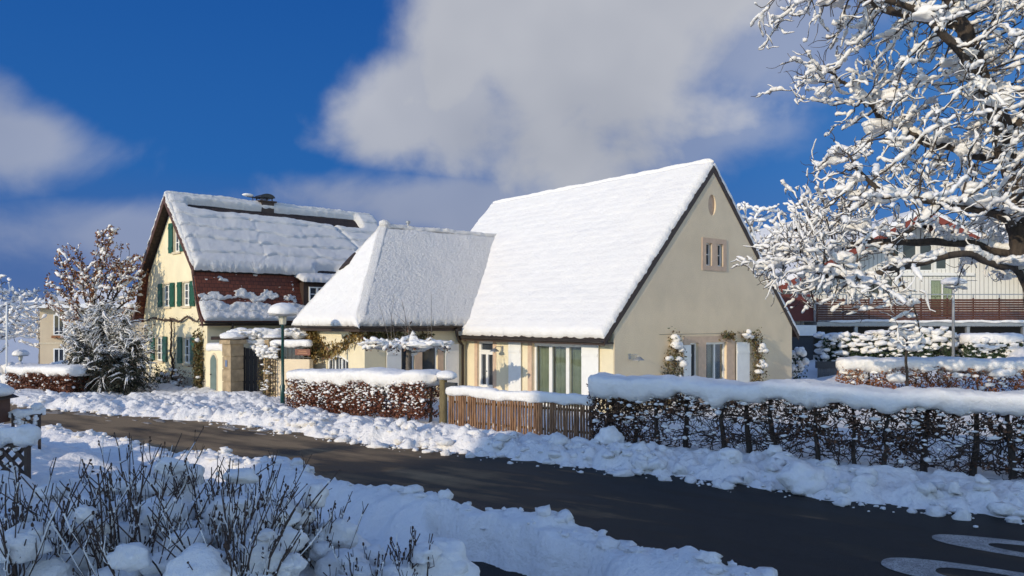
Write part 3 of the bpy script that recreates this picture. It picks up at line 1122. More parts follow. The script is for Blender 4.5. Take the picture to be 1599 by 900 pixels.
# arched window
aw = MB()
po, pi_ = archp(1.15, 2.80, 0.75, 1.58, 0.16), archp(1.24, 2.71, 0.82, 1.50, 0.15)
for i in range(len(po)):
    j = (i + 1) % len(po)
    q = [po[i], po[j], pi_[j], pi_[i]]
    aw.prism(q, (WX + 0.10, WY0, 0), (0, 1, 0), (0, 0, 1), (-0.05, 0, 0))
for xm in (1.72, 2.23):
    aw.fbox(eO, er, en, xm - 0.045, xm + 0.045, -0.098, -0.046, 0.80, 1.50)
for xm in (1.48, 1.975, 2.48):
    aw.fbox(eO, er, en, xm - 0.018, xm + 0.018, -0.096, -0.06, 0.82, 1.47)
awo = aw.build('window', M['white'], cot)
MB().prism(archp(1.17, 2.78, 0.77, 1.56, 0.16), (WX + 0.10, WY0, 0), (0, 1, 0), (0, 0, 1), (-0.008, 0, 0)).build('pane', M['glass'], awo)

# roof boards and tiles of the main roof
rf = MB()
OH = 0.42
y0, y1 = -0.004, LEN + 0.2
th = 0.10
for s in (-1, 1):
    xe = W / 2 + s * (W / 2 + OH)
    rf.prism([(xe, EZ), (W / 2, RIDGE), (W / 2, RIDGE + th * 1.3), (xe, EZ + th * 1.3)], (0, y0, 0), (1, 0, 0), (0, 0, 1), (0, y1 - y0, 0))
# wing roof: hipped
wov = 0.40
A0 = np.array([WX - wov, WY0 - wov, WEZ - 0.05])
A1 = np.array([WX - wov, WY1 + wov, WEZ - 0.05])
AP = np.array([WX + 1.88, WRY, WRZ])
xr = (WRZ - RIDGE) / sl + W / 2 + 0.25
B0 = np.array([(WEZ - 0.05 - RIDGE) / sl + W / 2 + 0.25, WY0 - wov, WEZ - 0.05])
BR = np.array([xr, WRY, WRZ])
B1 = np.array([B0[0], WY1 + wov, B0[2]])
dz = np.array([0, 0, 0.10])
V = [A0, A1, AP, B0, BR, B1]
V = V + [v + dz for v in V]
rf.add(V, [(6, 8, 7), (6, 9, 10, 8), (7, 8, 10, 11), (0, 1, 2), (0, 2, 4, 3), (1, 5, 4, 2), (0, 6, 7, 1), (0, 3, 9, 6), (1, 7, 11, 5), (3, 4, 10, 9), (4, 5, 11, 10)])
roof = rf.build('roof', M['tiles_dark'], cot)
vb = MB()
for s in (-1, 1):
    xe = W / 2 + s * (W / 2 + OH + 0.01)
    vb.prism([(xe, EZ - 0.12), (W / 2, RIDGE - 0.14), (W / 2, RIDGE + 0.11), (xe, EZ + 0.10)], (0, y0 - 0.022, 0), (1, 0, 0), (0, 0, 1), (0, 0.021, 0))
vb.build('verge_board', M['dark_wood'], cot)


def course(pitch, amp):
    def f(s, t, T):
        ph = (t / pitch) % 1.0
        return T + np.where(T > 0.02, amp * (1 - ph), 0)
    return f


sm = MB()
z1 = th * 1.25
snow_patch(sm, (-OH, y0, EZ + z1), (-OH, y1, EZ + z1), (W / 2, y1, RIDGE + z1), (W / 2, y0, RIDGE + z1), 0.20, 190, 150, 0.022, 0.035, field=course(0.30, 0.009), rough=0.012, rfr=3.2, seed=2)
snow_patch(sm, (W + OH, y1, EZ + z1), (W + OH, y0, EZ + z1), (W / 2, y0, RIDGE + z1), (W / 2, y1, RIDGE + z1), 0.20, 60, 50, 0.05, 0.03, rough=0.01, seed=9)
sm.loaf([(W / 2, y0 + 0.0, RIDGE + 0.22), (W / 2, y1, RIDGE + 0.22)], 0.16, 0.11, 16, 0.08, 0.03, 3, 0.02)
sm.build('snow_cover', M['snow_roof'], cot, True)


def wing_end(s, t, T):
    # tiles showing where the snow has slid off below the left hip
    x = (s - 3.25) - (t - 1.0) * 0.0
    hole = np.exp(-(((s - 4.32) / 0.34) ** 2) - (((t - 2.75) / 0.62) ** 2))
    rut = 0.05 * np.exp(-((s - 3.6) / 0.06) ** 2) + 0.04 * np.exp(-((s - 1.9) / 0.05) ** 2)
    return np.where(T > 0.02, T - rut + 0.012 * np.sin(t * 17), T) - 0.6 * np.clip(hole - 0.25, 0, 1)


sm = MB()
snow_patch(sm, A0 + dz, A1 + dz, AP + dz, AP + dz * 1.001 + np.array([0, -0.02, 0]), 0.20, 120, 110, 0.09, 0.07, 0.25, None, 0.014, 7, 4)
sm.build('hip_snow_cover', M['snow_roof'], cot, True)
sm = MB()
snow_patch(sm, A0 + dz, B0 + dz, BR + dz, AP + dz, 0.19, 230, 190, 0.08, 0.07, 0.2, None, 0.021, 15, 6)
snow_patch(sm, B1 + dz, A1 + dz, AP + dz, BR + dz, 0.19, 30, 30, 0.08, 0.05, 0.2, None, 0.03, 9, 8)
sm.loaf([A0 + dz + (0.05, 0.05, 0.16), AP + dz + (0, 0, 0.14)], 0.17, 0.11, 16, 0.08, 0.04, 4, 0.0, endr=0.15)
sm.loaf([A1 + dz + (0.05, -0.05, 0.16), AP + dz + (0, 0, 0.14)], 0.17, 0.11, 16, 0.08, 0.05, 4, 0.0, endr=0.15)
sm.loaf([AP + dz + (-0.1, 0, 0.14), BR + dz + (0.1, 0, 0.12)], 0.13, 0.10, 16, 0.08, 0.05, 5, 0.0, endr=0.15)
sm.blobs([AP + dz + (0.05, 0, 0.22)], [[0.22, 0.2, 0.16]], 2, 0.15)
sm.build('wing_snow_cover', M['snow_roof_rough'], cot, True)
# bare dark tiles below the left hip where the snow slid away
e1 = (A1 - AP)
e2 = (A0 - AP)
nn_ = np.cross(e2, e1)
nn_ = nn_ / np.linalg.norm(nn_)
nn_ = nn_ if nn_[2] > 0 else -nn_
pts = []
for f, g in ((0.28, 0.03), (0.34, 0.075), (0.40, 0.10), (0.445, 0.05), (0.46, -0.005), (0.40, -0.02), (0.34, -0.022), (0.29, -0.005)):
    pts.append(AP + dz + e1 * f + (e2 - e1) * (f * (0.06 + g * 1.7)) + nn_ * 0.245)
pb = [p - nn_ * 0.06 for p in pts]
n_ = len(pts)
MB().add(pts + pb, [tuple(range(n_)), tuple(range(2 * n_ - 1, n_ - 1, -1))] + [(i, i + n_, (i + 1) % n_ + n_, (i + 1) % n_) for i in range(n_)]).build('bare_tiles', M['tiles_dark'], cot)
# vent pipe on the wing ridge
MB().lathe([(0.05, 0), (0.05, 0.32), (0.085, 0.33), (0.085, 0.40), (0.03, 0.42)], AP + np.array([1.05, 0, 0.1]), 12).build('vent_pipe', M['zinc'], cot)
# gutters and pipes
gt = MB()


def gutter(mb, a, b, r=0.075):
    a, b = np.array(a, float), np.array(b, float)
    d = (b - a) / np.linalg.norm(b - a)
    s = np.cross(d, [0, 0, 1.0])
    t = np.linspace(np.pi, 2 * np.pi, 9)
    pr = [(r * math.cos(q), r * math.sin(q)) for q in t] + [((r - 0.012) * math.cos(q), (r - 0.012) * math.sin(q)) for q in t[::-1]]
    mb.prism(pr, a, s, (0, 0, 1), b - a)


gutter(gt, (-OH - 0.07, y0, EZ + 0.05), (-OH - 0.07, WY0 - 0.45, EZ + 0.05))
gutter(gt, (W + OH + 0.07, y0, EZ + 0.05), (W + OH + 0.07, y1, EZ + 0.05))
gutter(gt, (A0[0], A0[1] - 0.07, A0[2] + 0.03), (-0.55, A0[1] - 0.07, A0[2] + 0.03))
gutter(gt, (A0[0] - 0.07, A0[1], A0[2] + 0.03), (A0[0] - 0.07, A1[1], A0[2] + 0.03))
gt.build('gutter', M['gutter'], cot)
dp = MB()
dp.tube([(-0.75, A0[1] - 0.07, 2.5), (-0.6, WY0 - 0.30, 2.25), (-0.35, WY0 - 0.09, 2.05), (-0.20, WY0 - 0.09, 1.9), (-0.20, WY0 - 0.09, 0.1)], 0.05, 10)
dp.build('downpipe', M['gutter'], cot, True)
fs = MB()
fs.box(-OH + 0.005, -OH + 0.035, y0, WY0 - 0.1, EZ - 0.10, EZ + 0.03)
fs.box(WX - wov + 0.01, -0.35, WY0 - wov + 0.005, WY0 - wov + 0.035, WEZ - 0.2, WEZ - 0.04)
fs.box(WX - wov + 0.005, WX - wov + 0.035, WY0 - wov + 0.04, WY1 + wov, WEZ - 0.2, WEZ - 0.04)
fs.box(-OH + 0.036, -0.02, y0 + 0.01, WY0 - 0.1, EZ - 0.06, EZ - 0.02)
fs.box(WX - wov + 0.04, -0.2, WY0 - wov + 0.04, WY0 - 0.01, WEZ - 0.18, WEZ - 0.14)
fs.box(WX - wov + 0.04, WX - 0.01, WY0 - 0.01, WY1, WEZ - 0.18, WEZ - 0.14)
fs.build('eave_board', M['dark_wood'], cot)


def climber(name, label, paths, mat, n, spread, size, parent_loc, snow=0, rz=0.0, group=None, srad=0.10, up=0.6):
    """stems and leaves clinging to a wall, in the frame of the thing"""
    t = thing(name, label, 'climbing plant', parent_loc, rz, group)
    st, lf, sn = MB(), MB(), MB()
    allp = []
    for p, r in paths:
        p = np.array(p, float)
        s = np.linspace(0, 1, 24)
        q = np.stack([np.interp(s, np.linspace(0, 1, len(p)), p[:, i]) for i in range(3)], -1)
        q = q + (RNG.random(q.shape) - 0.5) * 0.05
        st.tube(q, np.linspace(r, r * 0.5, 24), 6)
        allp.append(q)
    st.build('stem', M['twig'], t, True)
    Q = np.concatenate(allp)
    if n:
        i = RNG.integers(0, len(Q), n)
        c = Q[i] + RNG.normal(size=(n, 3)) * np.array(spread)
        lf.leaves(c, RNG.uniform(size * 0.6, size * 1.3, n), 0.6, up)
        lf.build('leaves', M[mat], t)
    if snow:
        i = RNG.integers(len(Q) // 3, len(Q), snow)
        c = Q[i] + RNG.normal(size=(snow, 3)) * np.array(spread) * 0.6 + np.array([0, -0.05, 0.05])
        sn.blobs(c, np.stack([RNG.uniform(0.6, 1.3, snow) * srad, RNG.uniform(0.6, 1.2, snow) * srad, RNG.uniform(0.4, 0.9, snow) * srad], -1), 2, 0.3, 1.5)
        sn.build('snow', M['snow'], t, True)
    return t


def loc_of(lx, ly, base=(2.93, 22.0), rz=RZ):
    c, s = math.cos(rz), math.sin(rz)
    return (base[0] + lx * c - ly * s, base[1] + lx * s + ly * c, 0)


climber('climbing_rose', 'snow laden climbing rose left of the gable door', [([(0, 0, 0.1), (0.05, 0, 0.8), (0.15, -0.03, 1.5), (0.3, 0, 2.2)], 0.02), ([(0.1, 0, 0.1), (-0.2, 0, 1.0), (-0.05, 0, 1.8)], 0.015), ([(0.1, 0, 0.1), (0.35, 0, 1.0), (0.35, 0, 1.7), (0.1, 0, 2.35)], 0.015)], 'vine_green', 900, (0.16, 0.06, 0.12), 0.085, loc_of(2.35, -0.14), 20, RZ, 'climbing roses on the gable wall', 0.15)
climber('climbing_rose', 'snow laden climbing rose right of the gable door', [([(0, 0, 0.1), (0.1, 0, 0.9), (0.15, -0.03, 1.6), (-0.1, 0, 2.2), (-0.6, 0, 2.25)], 0.02), ([(0.1, 0, 0.1), (0.3, 0, 1.0), (0.3, 0, 1.8), (0.0, 0, 2.3)], 0.015)], 'vine_green', 800, (0.16, 0.06, 0.12), 0.085, loc_of(6.75, -0.14), 16, RZ, 'climbing roses on the gable wall', 0.14)
climber('climbing_vine', 'tuft of green leaves on the wire above the gable door', [([(-0.25, 0, 2.26), (0, 0, 2.3), (0.25, 0, 2.25)], 0.012)], 'vine_green', 160, (0.1, 0.04, 0.07), 0.085, loc_of(5.35, -0.10), 0, RZ)
wire = MB().tube([(1.9, -0.05, 2.36), (7.2, -0.05, 2.36)], 0.006, 5).build('wall_wire', M['iron'], cot)
climber('climbing_vine', 'golden brown vine hanging over the end and side wall of the wing', [([(-0.1, 4.3, 0.3), (-0.1, 4.25, 1.4), (-0.12, 4.1, 2.35)], 0.03), ([(-0.1, 4.2, 2.2), (-0.12, 3.5, 1.8), (-0.12, 2.6, 1.65), (-0.1, 1.6, 1.85), (-0.1, 0.7, 2.2), (-0.1, 0, 2.35)], 0.02), ([(-0.12, 4.2, 2.2), (-0.14, 3.9, 1.6), (-0.14, 4.0, 1.0)], 0.02), ([(-0.12, 4.1, 2.3), (-0.14, 3.5, 2.1), (-0.14, 3.2, 1.7)], 0.02)], 'vine_gold', 2100, (0.05, 0.16, 0.15), 0.15, loc_of(WX, WY0), 0, RZ, up=1.4)
climber('climbing_vine', 'thin green vine running under the eave of the wing side wall', [([(0.0, -0.1, 2.32), (0.5, -0.1, 2.25), (1.1, -0.1, 2.32), (1.8, -0.1, 2.2), (2.4, -0.1, 2.28)], 0.015)], 'vine_green', 420, (0.1, 0.04, 0.07), 0.12, loc_of(WX, WY0), 0, RZ)

# ------------------------------------------------------------------ the old house with gambrel roof
RZ2 = math.atan2(0.702, 0.712)
OB = (-11.5, 29.0)
old = thing('farmhouse', 'tall cream old house with green shutters and red tiled snowy gambrel roof', 'house', (OB[0], OB[1], 0), RZ2)
GW, GL = 6.6, 9.3
prof = [(0, 2.78), (0.55, 4.72), (GW / 2, 7.72)]
wp = [(0, -0.5), (0, 2.95), (0.52, 4.66), (GW / 2, 7.60), (GW - 0.52, 4.66), (GW, 2.95), (GW, -0.5)]
ow = MB().prism(wp, (0, 0, 0), (0, 1, 0), (0, 0, 1), (GL, 0, 0)).build('wall', M['cream_old'], old)
oO, orr, on = (0, 0, 0), (0, 1, 0), (-1, 0, 0)
WIN = [(2.55, 3.22, 5.56, 6.72, 'attic'), (1.55, 2.30, 3.36, 4.28, ''), (3.58, 4.38, 3.36, 4.28, ''), (1.48, 2.28, 1.08, 2.08, ''), (4.36, 5.20, 1.08, 2.08, '')]
ct = MB()
for x0, x1, z0, z1, _ in WIN:
    ct.fbox(oO, orr, on, x0, x1, -0.2, 0.2, z0, z1)
ct.fbox((0, 0, 0), (1, 0, 0), (0, -1, 0), 0.4, 0.5, -0.05, 0.2, -0.3, -0.2)
cut(ow, ct)
for x0, x1, z0, z1, k in WIN:
    w = window(old, oO, orr, on, x0, x1, z0, z1, 2, 3, 0.12, 0.06, bar=0.035)
    MB().fbox(oO, orr, on, x0 - 0.08, x1 + 0.08, -0.02, 0.07, z0 - 0.09, z0 - 0.004).build('sill', M['sand'], w)
    t = MB()
    t.fbox(oO, orr, on, x0 - 0.07, x0, 0.001, 0.018, z0, z1 + 0.07)
    t.fbox(oO, orr, on, x1, x1 + 0.07, 0.001, 0.018, z0, z1 + 0.07)
    t.fbox(oO, orr, on, x0, x1, 0.001, 0.018, z1, z1 + 0.07)
    t.build('frame', M['sand'], w)
    sw = 0.42
    shutter(old, oO, orr, on, x0 - sw - 0.05, x0 - 0.03, z0 - 0.02, z1 + 0.04, M['shutter_green'], 0.03)
    shutter(old, oO, orr, on, x1 + 0.03, x1 + sw + 0.05, z0 - 0.02, z1 + 0.04, M['shutter_green'], 0.03)
MB().fbox(oO, orr, on, 0.05, GW - 0.02, 0.002, 0.04, -0.5, 0.55).build('plinth', M['plinth'], old)
# roof: lower steep red tiles with a swept eave, upper tiles
lowp = [(-0.46, 2.70), (-0.16, 2.98), (0.08, 3.40), (0.30, 3.95), (0.56, 4.78)]
x0r, x1r = -0.32, GL + 0.25


def strip_roof(mb, pts, x0, x1, th):
    n = len(pts)
    top = []
    for i, (y, z) in enumerate(pts):
        a = np.array(pts[max(0, i - 1)])
        b = np.array(pts[min(n - 1, i + 1)])
        t = (b - a) / np.linalg.norm(b - a)
        top.append((y - t[1] * th, z + t[0] * th))
    mb.prism(list(pts) + top[::-1], (x0, 0, 0), (0, 1, 0), (0, 0, 1), (x1 - x0, 0, 0))


mir = lambda P: [(GW - y, z) for y, z in P]
lr = MB()
strip_roof(lr, lowp, x0r, x1r, 0.09)
strip_roof(lr, mir(lowp), x0r, x1r, -0.09)
lr.build('lower_roof', M['tiles_red'], old)
upp = [(0.36, 4.62), (GW / 2, 7.70)]
ur = MB()
strip_roof(ur, upp, x0r - 0.02, x1r, 0.12)
strip_roof(ur, mir(upp), x0r - 0.02, x1r, -0.12)
ur.build('upper_roof', M['tiles_dark'], old)
vb = MB()
for f in (lambda P: P, mir):
    for a, b in list(zip(lowp[:-1], lowp[1:])) + [(upp[0], upp[1])]:
        (ya, za), (yb, zb) = f([a, b])
        vb.prism([(ya, za - 0.16), (yb, zb - 0.16), (yb, zb + 0.10), (ya, za + 0.10)], (x0r - 0.055, 0, 0), (0, 1, 0), (0, 0, 1), (0.033, 0, 0))
vb.build('verge_board', M['brown_board'], old)


def old_upper(s, t, T):
    P = np.stack([s, t, s * 0], -1)
    # cracks of settling snow slabs
    sb = s / 2.7 + 0.35 * (fbm(P * np.array([0.1, 1.3, 1]) + 12, 2) - 0.5) * 2
    bl = np.floor(sb)
    wob = 0.16 * (fbm(P * 1.1, 3) - 0.5) * 2 + 0.26 * (_hash(bl.astype(np.int64), bl.astype(np.int64) * 0 + 3, bl.astype(np.int64) * 0) - 0.5)
    vfr = np.abs((sb - bl) - 0.5)
    T = T - 0.012 * np.exp(-((0.5 - vfr) / 0.03) ** 2) * (T > 0.05)
    lines = np.zeros_like(s)
    for k, ty in enumerate((0.75, 1.45, 2.15, 2.85)):
        lines = np.maximum(lines, np.exp(-((t + wob - ty) / 0.045) ** 2))
    stepb = 0.055 * (((t + wob - 0.05) / 0.7) % 1.0)
    T = T + np.where(T > 0.05, 0.055 - stepb, 0)
    T = T - 0.05 * lines * (T > 0.05)
    # dark gap below the ridge
    Lv = t.max()
    g = Lv - t
    gw = 0.16 + 0.10 * (fbm(P * 1.1 + 4, 3) - 0.5) * 2 + 0.06 * np.clip(s - 4.5, 0, 3)
    open_ = (np.exp(-((g - 0.62) / (gw + 0.10)) ** 4)) * sst(s, 0.55, 0.9) * (1 - sst(s, 8.7, 9.0))
    T = T - 0.5 * open_
    # slanting crack on the right
    cx = 6.75 + (Lv - t) * 0.42
    T = T - 0.30 * np.exp(-((s - cx) / 0.10) ** 2) * (g > 0.5) * np.clip(1.3 - g * 0.42, 0.25, 1)
    # dark hollows at the lower edge
    for hx, hw in ((5.75, 0.6), (8.3, 0.55)):
        T = T - 0.55 * np.exp(-((s - hx) / hw) ** 4 - ((t - 0.12) / 0.17) ** 2)
    return T


sm = MB()
snow_patch(sm, (x0r - 0.02, 0.30, 4.75), (x1r, 0.30, 4.75), (x1r, GW / 2 - 0.06, 7.83), (x0r - 0.02, GW / 2 - 0.06, 7.83), 0.24, 170, 120, 0.07, 0.06, 0.18, old_upper, 0.011, 11, 11)
snow_patch(sm, (x1r, GW - 0.30, 4.75), (x0r - 0.02, GW - 0.30, 4.75), (x0r - 0.02, GW / 2 + 0.06, 7.83), (x1r, GW / 2 + 0.06, 7.83), 0.2, 40, 30, 0.05, 0.04, 0.18, None, 0.02, 8, 13)
sm.loaf([(x0r - 0.05, GW / 2, 7.93), (x1r, GW / 2, 7.93)], 0.22, 0.13, 16, 0.07, 0.05, 4, 0.03)
sm.loaf([(x0r + 0.05, 0.34, 4.88), (x0r + 0.05, GW / 2 - 0.1, 7.95)], 0.17, 0.12, 14, 0.07, 0.04, 5, 0.0, endr=0.12)
sm.build('snow_cover', M['snow_roof_rough'], old, True)


def low_snow(s, t, T):
    P = np.stack([s, t, s * 0], -1)
    lim = 0.88 + 0.35 * (fbm(P * np.array([1.6, 0.1, 1]) + 3, 4) - 0.5) * 2
    T = T - 0.5 * sst(t, lim - 0.04, lim + 0.04)
    return T


def low_patch(s, t, T):
    P = np.stack([s, t, s * 0], -1)
    n = 0.6 * fbm(P * np.array([1.7, 3.6, 1]) + 40, 5) + 0.4 * fbm(P * np.array([5, 9, 1]) + 40, 4)
    band = np.exp(-((t - 1.22) / 0.20) ** 2)
    keep = sst(n + 0.20 * (band - 0.72), 0.485, 0.51) * sst(4.3 - s, 0, 0.5)
    return 0.075 * keep * (0.7 + fbm(P * 6, 2)) - 0.04


def low_surf(mb, thick, field, seed, nu, nv):
    """snow on the swept lower roof"""
    s = np.linspace(0, x1r - x0r, nu)
    L = np.concatenate([[0], np.cumsum(np.linalg.norm(np.diff(np.array(lowp), axis=0), axis=1))])
    t = np.linspace(0, L[-1] - 0.05, nv)
    S, T_ = np.meshgrid(s, t)
    yy = np.interp(T_, L, [p[0] for p in lowp])
    zz = np.interp(T_, L, [p[1] for p in lowp])
    ty = np.gradient(yy, axis=0)
    tz = np.gradient(zz, axis=0)
    m_ = np.hypot(ty, tz)
    ny, nz_ = -tz / m_, ty / m_
    d = np.minimum(np.minimum(S, s[-1] - S), T_)
    P = np.stack([S, yy, zz], -1)
    T0 = thick * np.sqrt(np.clip(1 - (1 - np.clip(d / 0.15, 0, 1)) ** 2, 0, 1)) * (0.75 + 0.9 * (fbm(P * 4 + seed, 4) - 0.25))
    T0 = field(S, T_, T0)
    T0 = np.where(d < 1e-4, -0.02, T0)
    G = np.stack([x0r + S, yy + ny * (0.092 + T0), zz + nz_ * (0.092 + T0)], -1)
    mb.grid(G[:, ::1])


sm = MB()
low_surf(sm, 0.17, low_snow, 5, 220, 60)
low_surf(sm, 0.0, low_patch, 5, 260, 90)
sm.build('lower_roof_snow', M['snow_roof_rough'], old, True)
gt = MB()
gutter(gt, (x0r, -0.56, 2.74), (x1r, -0.56, 2.74))
gt.build('gutter', M['gutter'], old)
MB().box(x0r + 0.02, x1r, -0.44, -0.02, 2.58, 2.66).build('eave_board', M['dark_wood'], old)
dp = MB().tube([(0.75, -0.56, 2.68), (0.75, -0.5, 2.5), (0.75, -0.08, 2.25), (0.75, -0.08, 0)], 0.045, 8).build('downpipe', M['gutter'], old)
# dormer
dm = MB().box(4.0, 6.6, -0.05, 0.9, 3.35, 4.36).build('dormer', M['dark_wood'], old)
window(dm, (0, -0.05, 0), (1, 0, 0), (0, -1, 0), 4.22, 4.95, 3.58, 4.18, 2, 2, -0.03, 0.05, bar=0.035)
window(dm, (0, -0.05, 0), (1, 0, 0), (0, -1, 0), 5.35, 6.05, 3.58, 4.18, 2, 2, -0.03, 0.05, bar=0.035)
dr = MB()
dr.prism([(-0.32, 4.34), (0.75, 4.66), (0.75, 4.74), (-0.32, 4.42)], (3.85, 0, 0), (0, 1, 0), (0, 0, 1), (2.9, 0, 0))
dr.build('dormer_roof', M['tiles_dark'], dm)
ds = MB()
snow_patch(ds, (3.85, -0.32, 4.41), (6.75, -0.32, 4.41), (6.75, 0.5, 4.68), (3.85, 0.5, 4.68), 0.17, 50, 16, 0.06, 0.05, 0.15, None, 0.03, 7, 3)
ds.build('dormer_snow', M['snow_roof_rough'], dm, True)
# chimney with curved metal hood
ch = MB()
ch.box(3.66, 4.24, GW / 2 - 0.35, GW / 2 + 0.35, 7.3, 8.0)
ch.box(3.55, 4.35, GW / 2 - 0.42, GW / 2 + 0.42, 8.0, 8.06)
cho = ch.build('chimney', M['dark_wood'], old)
hd = MB()
for (hx, hy) in ((3.72, -0.25), (4.2, -0.25), (3.72, 0.25), (4.2, 0.25)):
    hd.bar((hx, GW / 2 + hy, 8.06), (hx, GW / 2 + hy, 8.24), 0.04, 0.04)
t = np.linspace(0, np.pi, 13)
pr = [(3.96 + 0.33 * math.cos(q), 8.20 + 0.17 * math.sin(q)) for q in t]
hd.prism(pr, (0, GW / 2 - 0.36, 0), (1, 0, 0), (0, 0, 1), (0, 0.72, 0))
hd.bar((3.2, GW / 2 + 0.1, 8.22), (3.75, GW / 2, 8.18), 0.05, 0.05)
hd.bar((3.5, GW / 2 + 0.1, 7.9), (3.45, GW / 2 + 0.1, 8.22), 0.03, 0.03)
hd.build('chimney_hood', M['iron'], cho)
MB().blobs([(3.25, GW / 2 + 0.1, 8.28)], [[0.26, 0.2, 0.07]], 2, 0.2).build('hood_snow', M['snow'], cho, True)

climber('grapevine', 'bare dark vine trained across the gable of the old house', [([(-0.10, 3.25, 0.2), (-0.1, 3.1, 0.9), (-0.1, 3.3, 1.6), (-0.1, 3.2, 2.3), (-0.1, 3.28, 2.85)], 0.055), ([(-0.1, 3.25, 2.85), (-0.1, 2.4, 2.72), (-0.1, 1.6, 2.95), (-0.1, 0.9, 2.75), (-0.1, 0.1, 2.9)], 0.05), ([(-0.1, 3.25, 2.8), (-0.1, 4.2, 2.8), (-0.1, 5.2, 2.9), (-0.1, 6.3, 2.75)], 0.05), ([(-0.1, 2.9, 0.2), (-0.1, 2.95, 1.2), (-0.1, 2.9, 2.7)], 0.02)], 'beech_brown', 260, (0.03, 0.06, 0.08), 0.06, (OB[0], OB[1], 0), 0, RZ2)
climber('ivy_column', 'leafy ivy column climbing the right corner of the old house', [([(-0.14, 0.55, 0.0), (-0.14, 0.45, 0.8), (-0.14, 0.55, 1.5), (-0.14, 0.5, 2.3)], 0.05), ([(-0.2, 0.35, 0), (-0.2, 0.4, 1.0), (-0.16, 0.55, 2.0)], 0.03)], 'vine_green', 1500, (0.07, 0.13, 0.14), 0.11, (OB[0], OB[1], 0), 4, RZ2, None, 0.1, 1.0)
climber('snowy_shrub', 'low dark shrub with snow under the old house window', [([(-0.4, 3.3, 0.1), (-0.5, 3.6, 0.5), (-0.4, 3.9, 0.8)], 0.02), ([(-0.4, 3.2, 0.1), (-0.5, 2.9, 0.6)], 0.02), ([(-0.5, 3.5, 0.1), (-0.6, 3.9, 0.4)], 0.02)], 'green', 700, (0.12, 0.2, 0.13), 0.1, (OB[0], OB[1], 0), 22, RZ2, None, 0.12)['category'] = 'shrub'
climber('snowy_shrub', 'bare brown shrub between the vine and the ivy column', [([(-0.4, 1.6, 0.1), (-0.5, 1.3, 0.5), (-0.4, 1.0, 0.9)], 0.015), ([(-0.4, 1.7, 0.1), (-0.5, 2.0, 0.7)], 0.015), ([(-0.5, 1.5, 0.1), (-0.6, 1.6, 0.8)], 0.015), ([(-0.5, 2.3, 0.1), (-0.6, 2.5, 0.8)], 0.015)], 'beech_brown', 350, (0.12, 0.25, 0.16), 0.08, (OB[0], OB[1], 0), 14, RZ2, None, 0.1)['category'] = 'shrub'

# ------------------------------------------------------------------ gate, pillars and garden wall between the houses


def pillar(label, loc, rz, w, h):
    t = thing('gate_pillar', label, 'pillar', loc, rz, 'sandstone gate pillars')
    mb = MB()
    z = -0.3
    k = 0
    rows = 5
    for i in range(rows):
        z2 = -0.3 + (h + 0.3) * (i + 1) / rows
        j = 0.006 * (i % 2)
        mb.box(-w / 2 + j, w / 2 - j, -w / 2 + j, w / 2 - j, z + 0.028, z2)
        z = z2
    mb.box(-w / 2 + 0.03, w / 2 - 0.03, -w / 2 + 0.03, w / 2 - 0.03, -0.28, h - 0.02)
    mb.build('shaft', M['sandstone'], t)
    MB().box(-w / 2 - 0.07, w / 2 + 0.07, -w / 2 - 0.07, w / 2 + 0.07, h, h + 0.14).build('capstone', M['sandstone'], t)
    return t


GZ = math.radians(53)
pl = pillar('sandstone gate pillar left of the dark gate with blue number plate', (-9.95, 27.4, 0), GZ, 0.52, 1.95)
MB().box(-0.275, -0.262, -0.06, 0.06, 1.15, 1.38).build('number_plate', m_plain('blue_enamel', (0.15, 0.2, 0.32), 0.3), pl)
MB().blobs([(0, 0, 2.2)], [[0.44, 0.44, 0.19]], 3, 0.2, 1.6, 0.5).build('snow_cap', M['snow'], pl, True)
pr2 = pillar('sandstone gate pillar right of the dark gate under a snow cap', (-8.78, 28.0, 0), GZ, 0.55, 1.95)
MB().blobs([(0, 0, 2.18)], [[0.5, 0.5, 0.16]], 3, 0.2, 1.6, 0.5).build('snow_cap', M['snow'], pr2, True)
gate = thing('garden_gate', 'tall black wooden garden gate between two sandstone pillars', 'gate', (-9.4, 27.75, 0), 0.25)
mb = MB()
for i in range(7):
    x = -0.48 + i * 0.137
    mb.box(x, x + 0.13, -0.02, 0.02 + 0.003 * (i % 2), 0.1, 1.85 - 0.03 * i)
mb.build('boards', M['black_gate'], gate)
for z in (0.5, 1.4):
    MB().box(-0.47, 0.47, 0.025, 0.06, z, z + 0.1).build('ledge', M['black_gate'], gate)
MB().box(-0.40, -0.36, -0.08, -0.02, 1.0, 1.12).build('handle', M['iron'], gate)
# snowy beam above the gate
bm_ = thing('gate_lintel', 'snow loaded wooden beam over the gate between the pillars', 'beam', (-9.3, 27.8, 2.09), 0.3)
MB().box(-1.5, 3.0, 0.15, 0.33, 0.0, 0.12).build('beam', M['dark_wood'], bm_)
sm = MB()
sm.loaf([(-1.0, 0.1, 0.22), (0.2, 0.0, 0.26), (1.2, 0.1, 0.2), (2.2, 0.2, 0.24), (2.9, 0.2, 0.2)], 0.30, 0.13, 18, 0.06, 0.10, 3, 0.08)
c = np.stack([RNG.uniform(-0.6, 2.9, 90), RNG.normal(0, 0.14, 90), RNG.uniform(0.12, 0.40, 90)], -1)
sm.blobs(c, np.stack([RNG.uniform(0.06, 0.26, 90), RNG.uniform(0.06, 0.16, 90), RNG.uniform(0.03, 0.09, 90)], -1), 2, 0.55)
c = np.stack([RNG.uniform(-0.15, 0.5, 26), RNG.normal(-0.12, 0.1, 26), RNG.uniform(-0.35, 0.3, 26)], -1)
sm.blobs(c, np.stack([RNG.uniform(0.05, 0.2, 26), RNG.uniform(0.05, 0.12, 26), RNG.uniform(0.04, 0.12, 26)], -1), 2, 0.55)
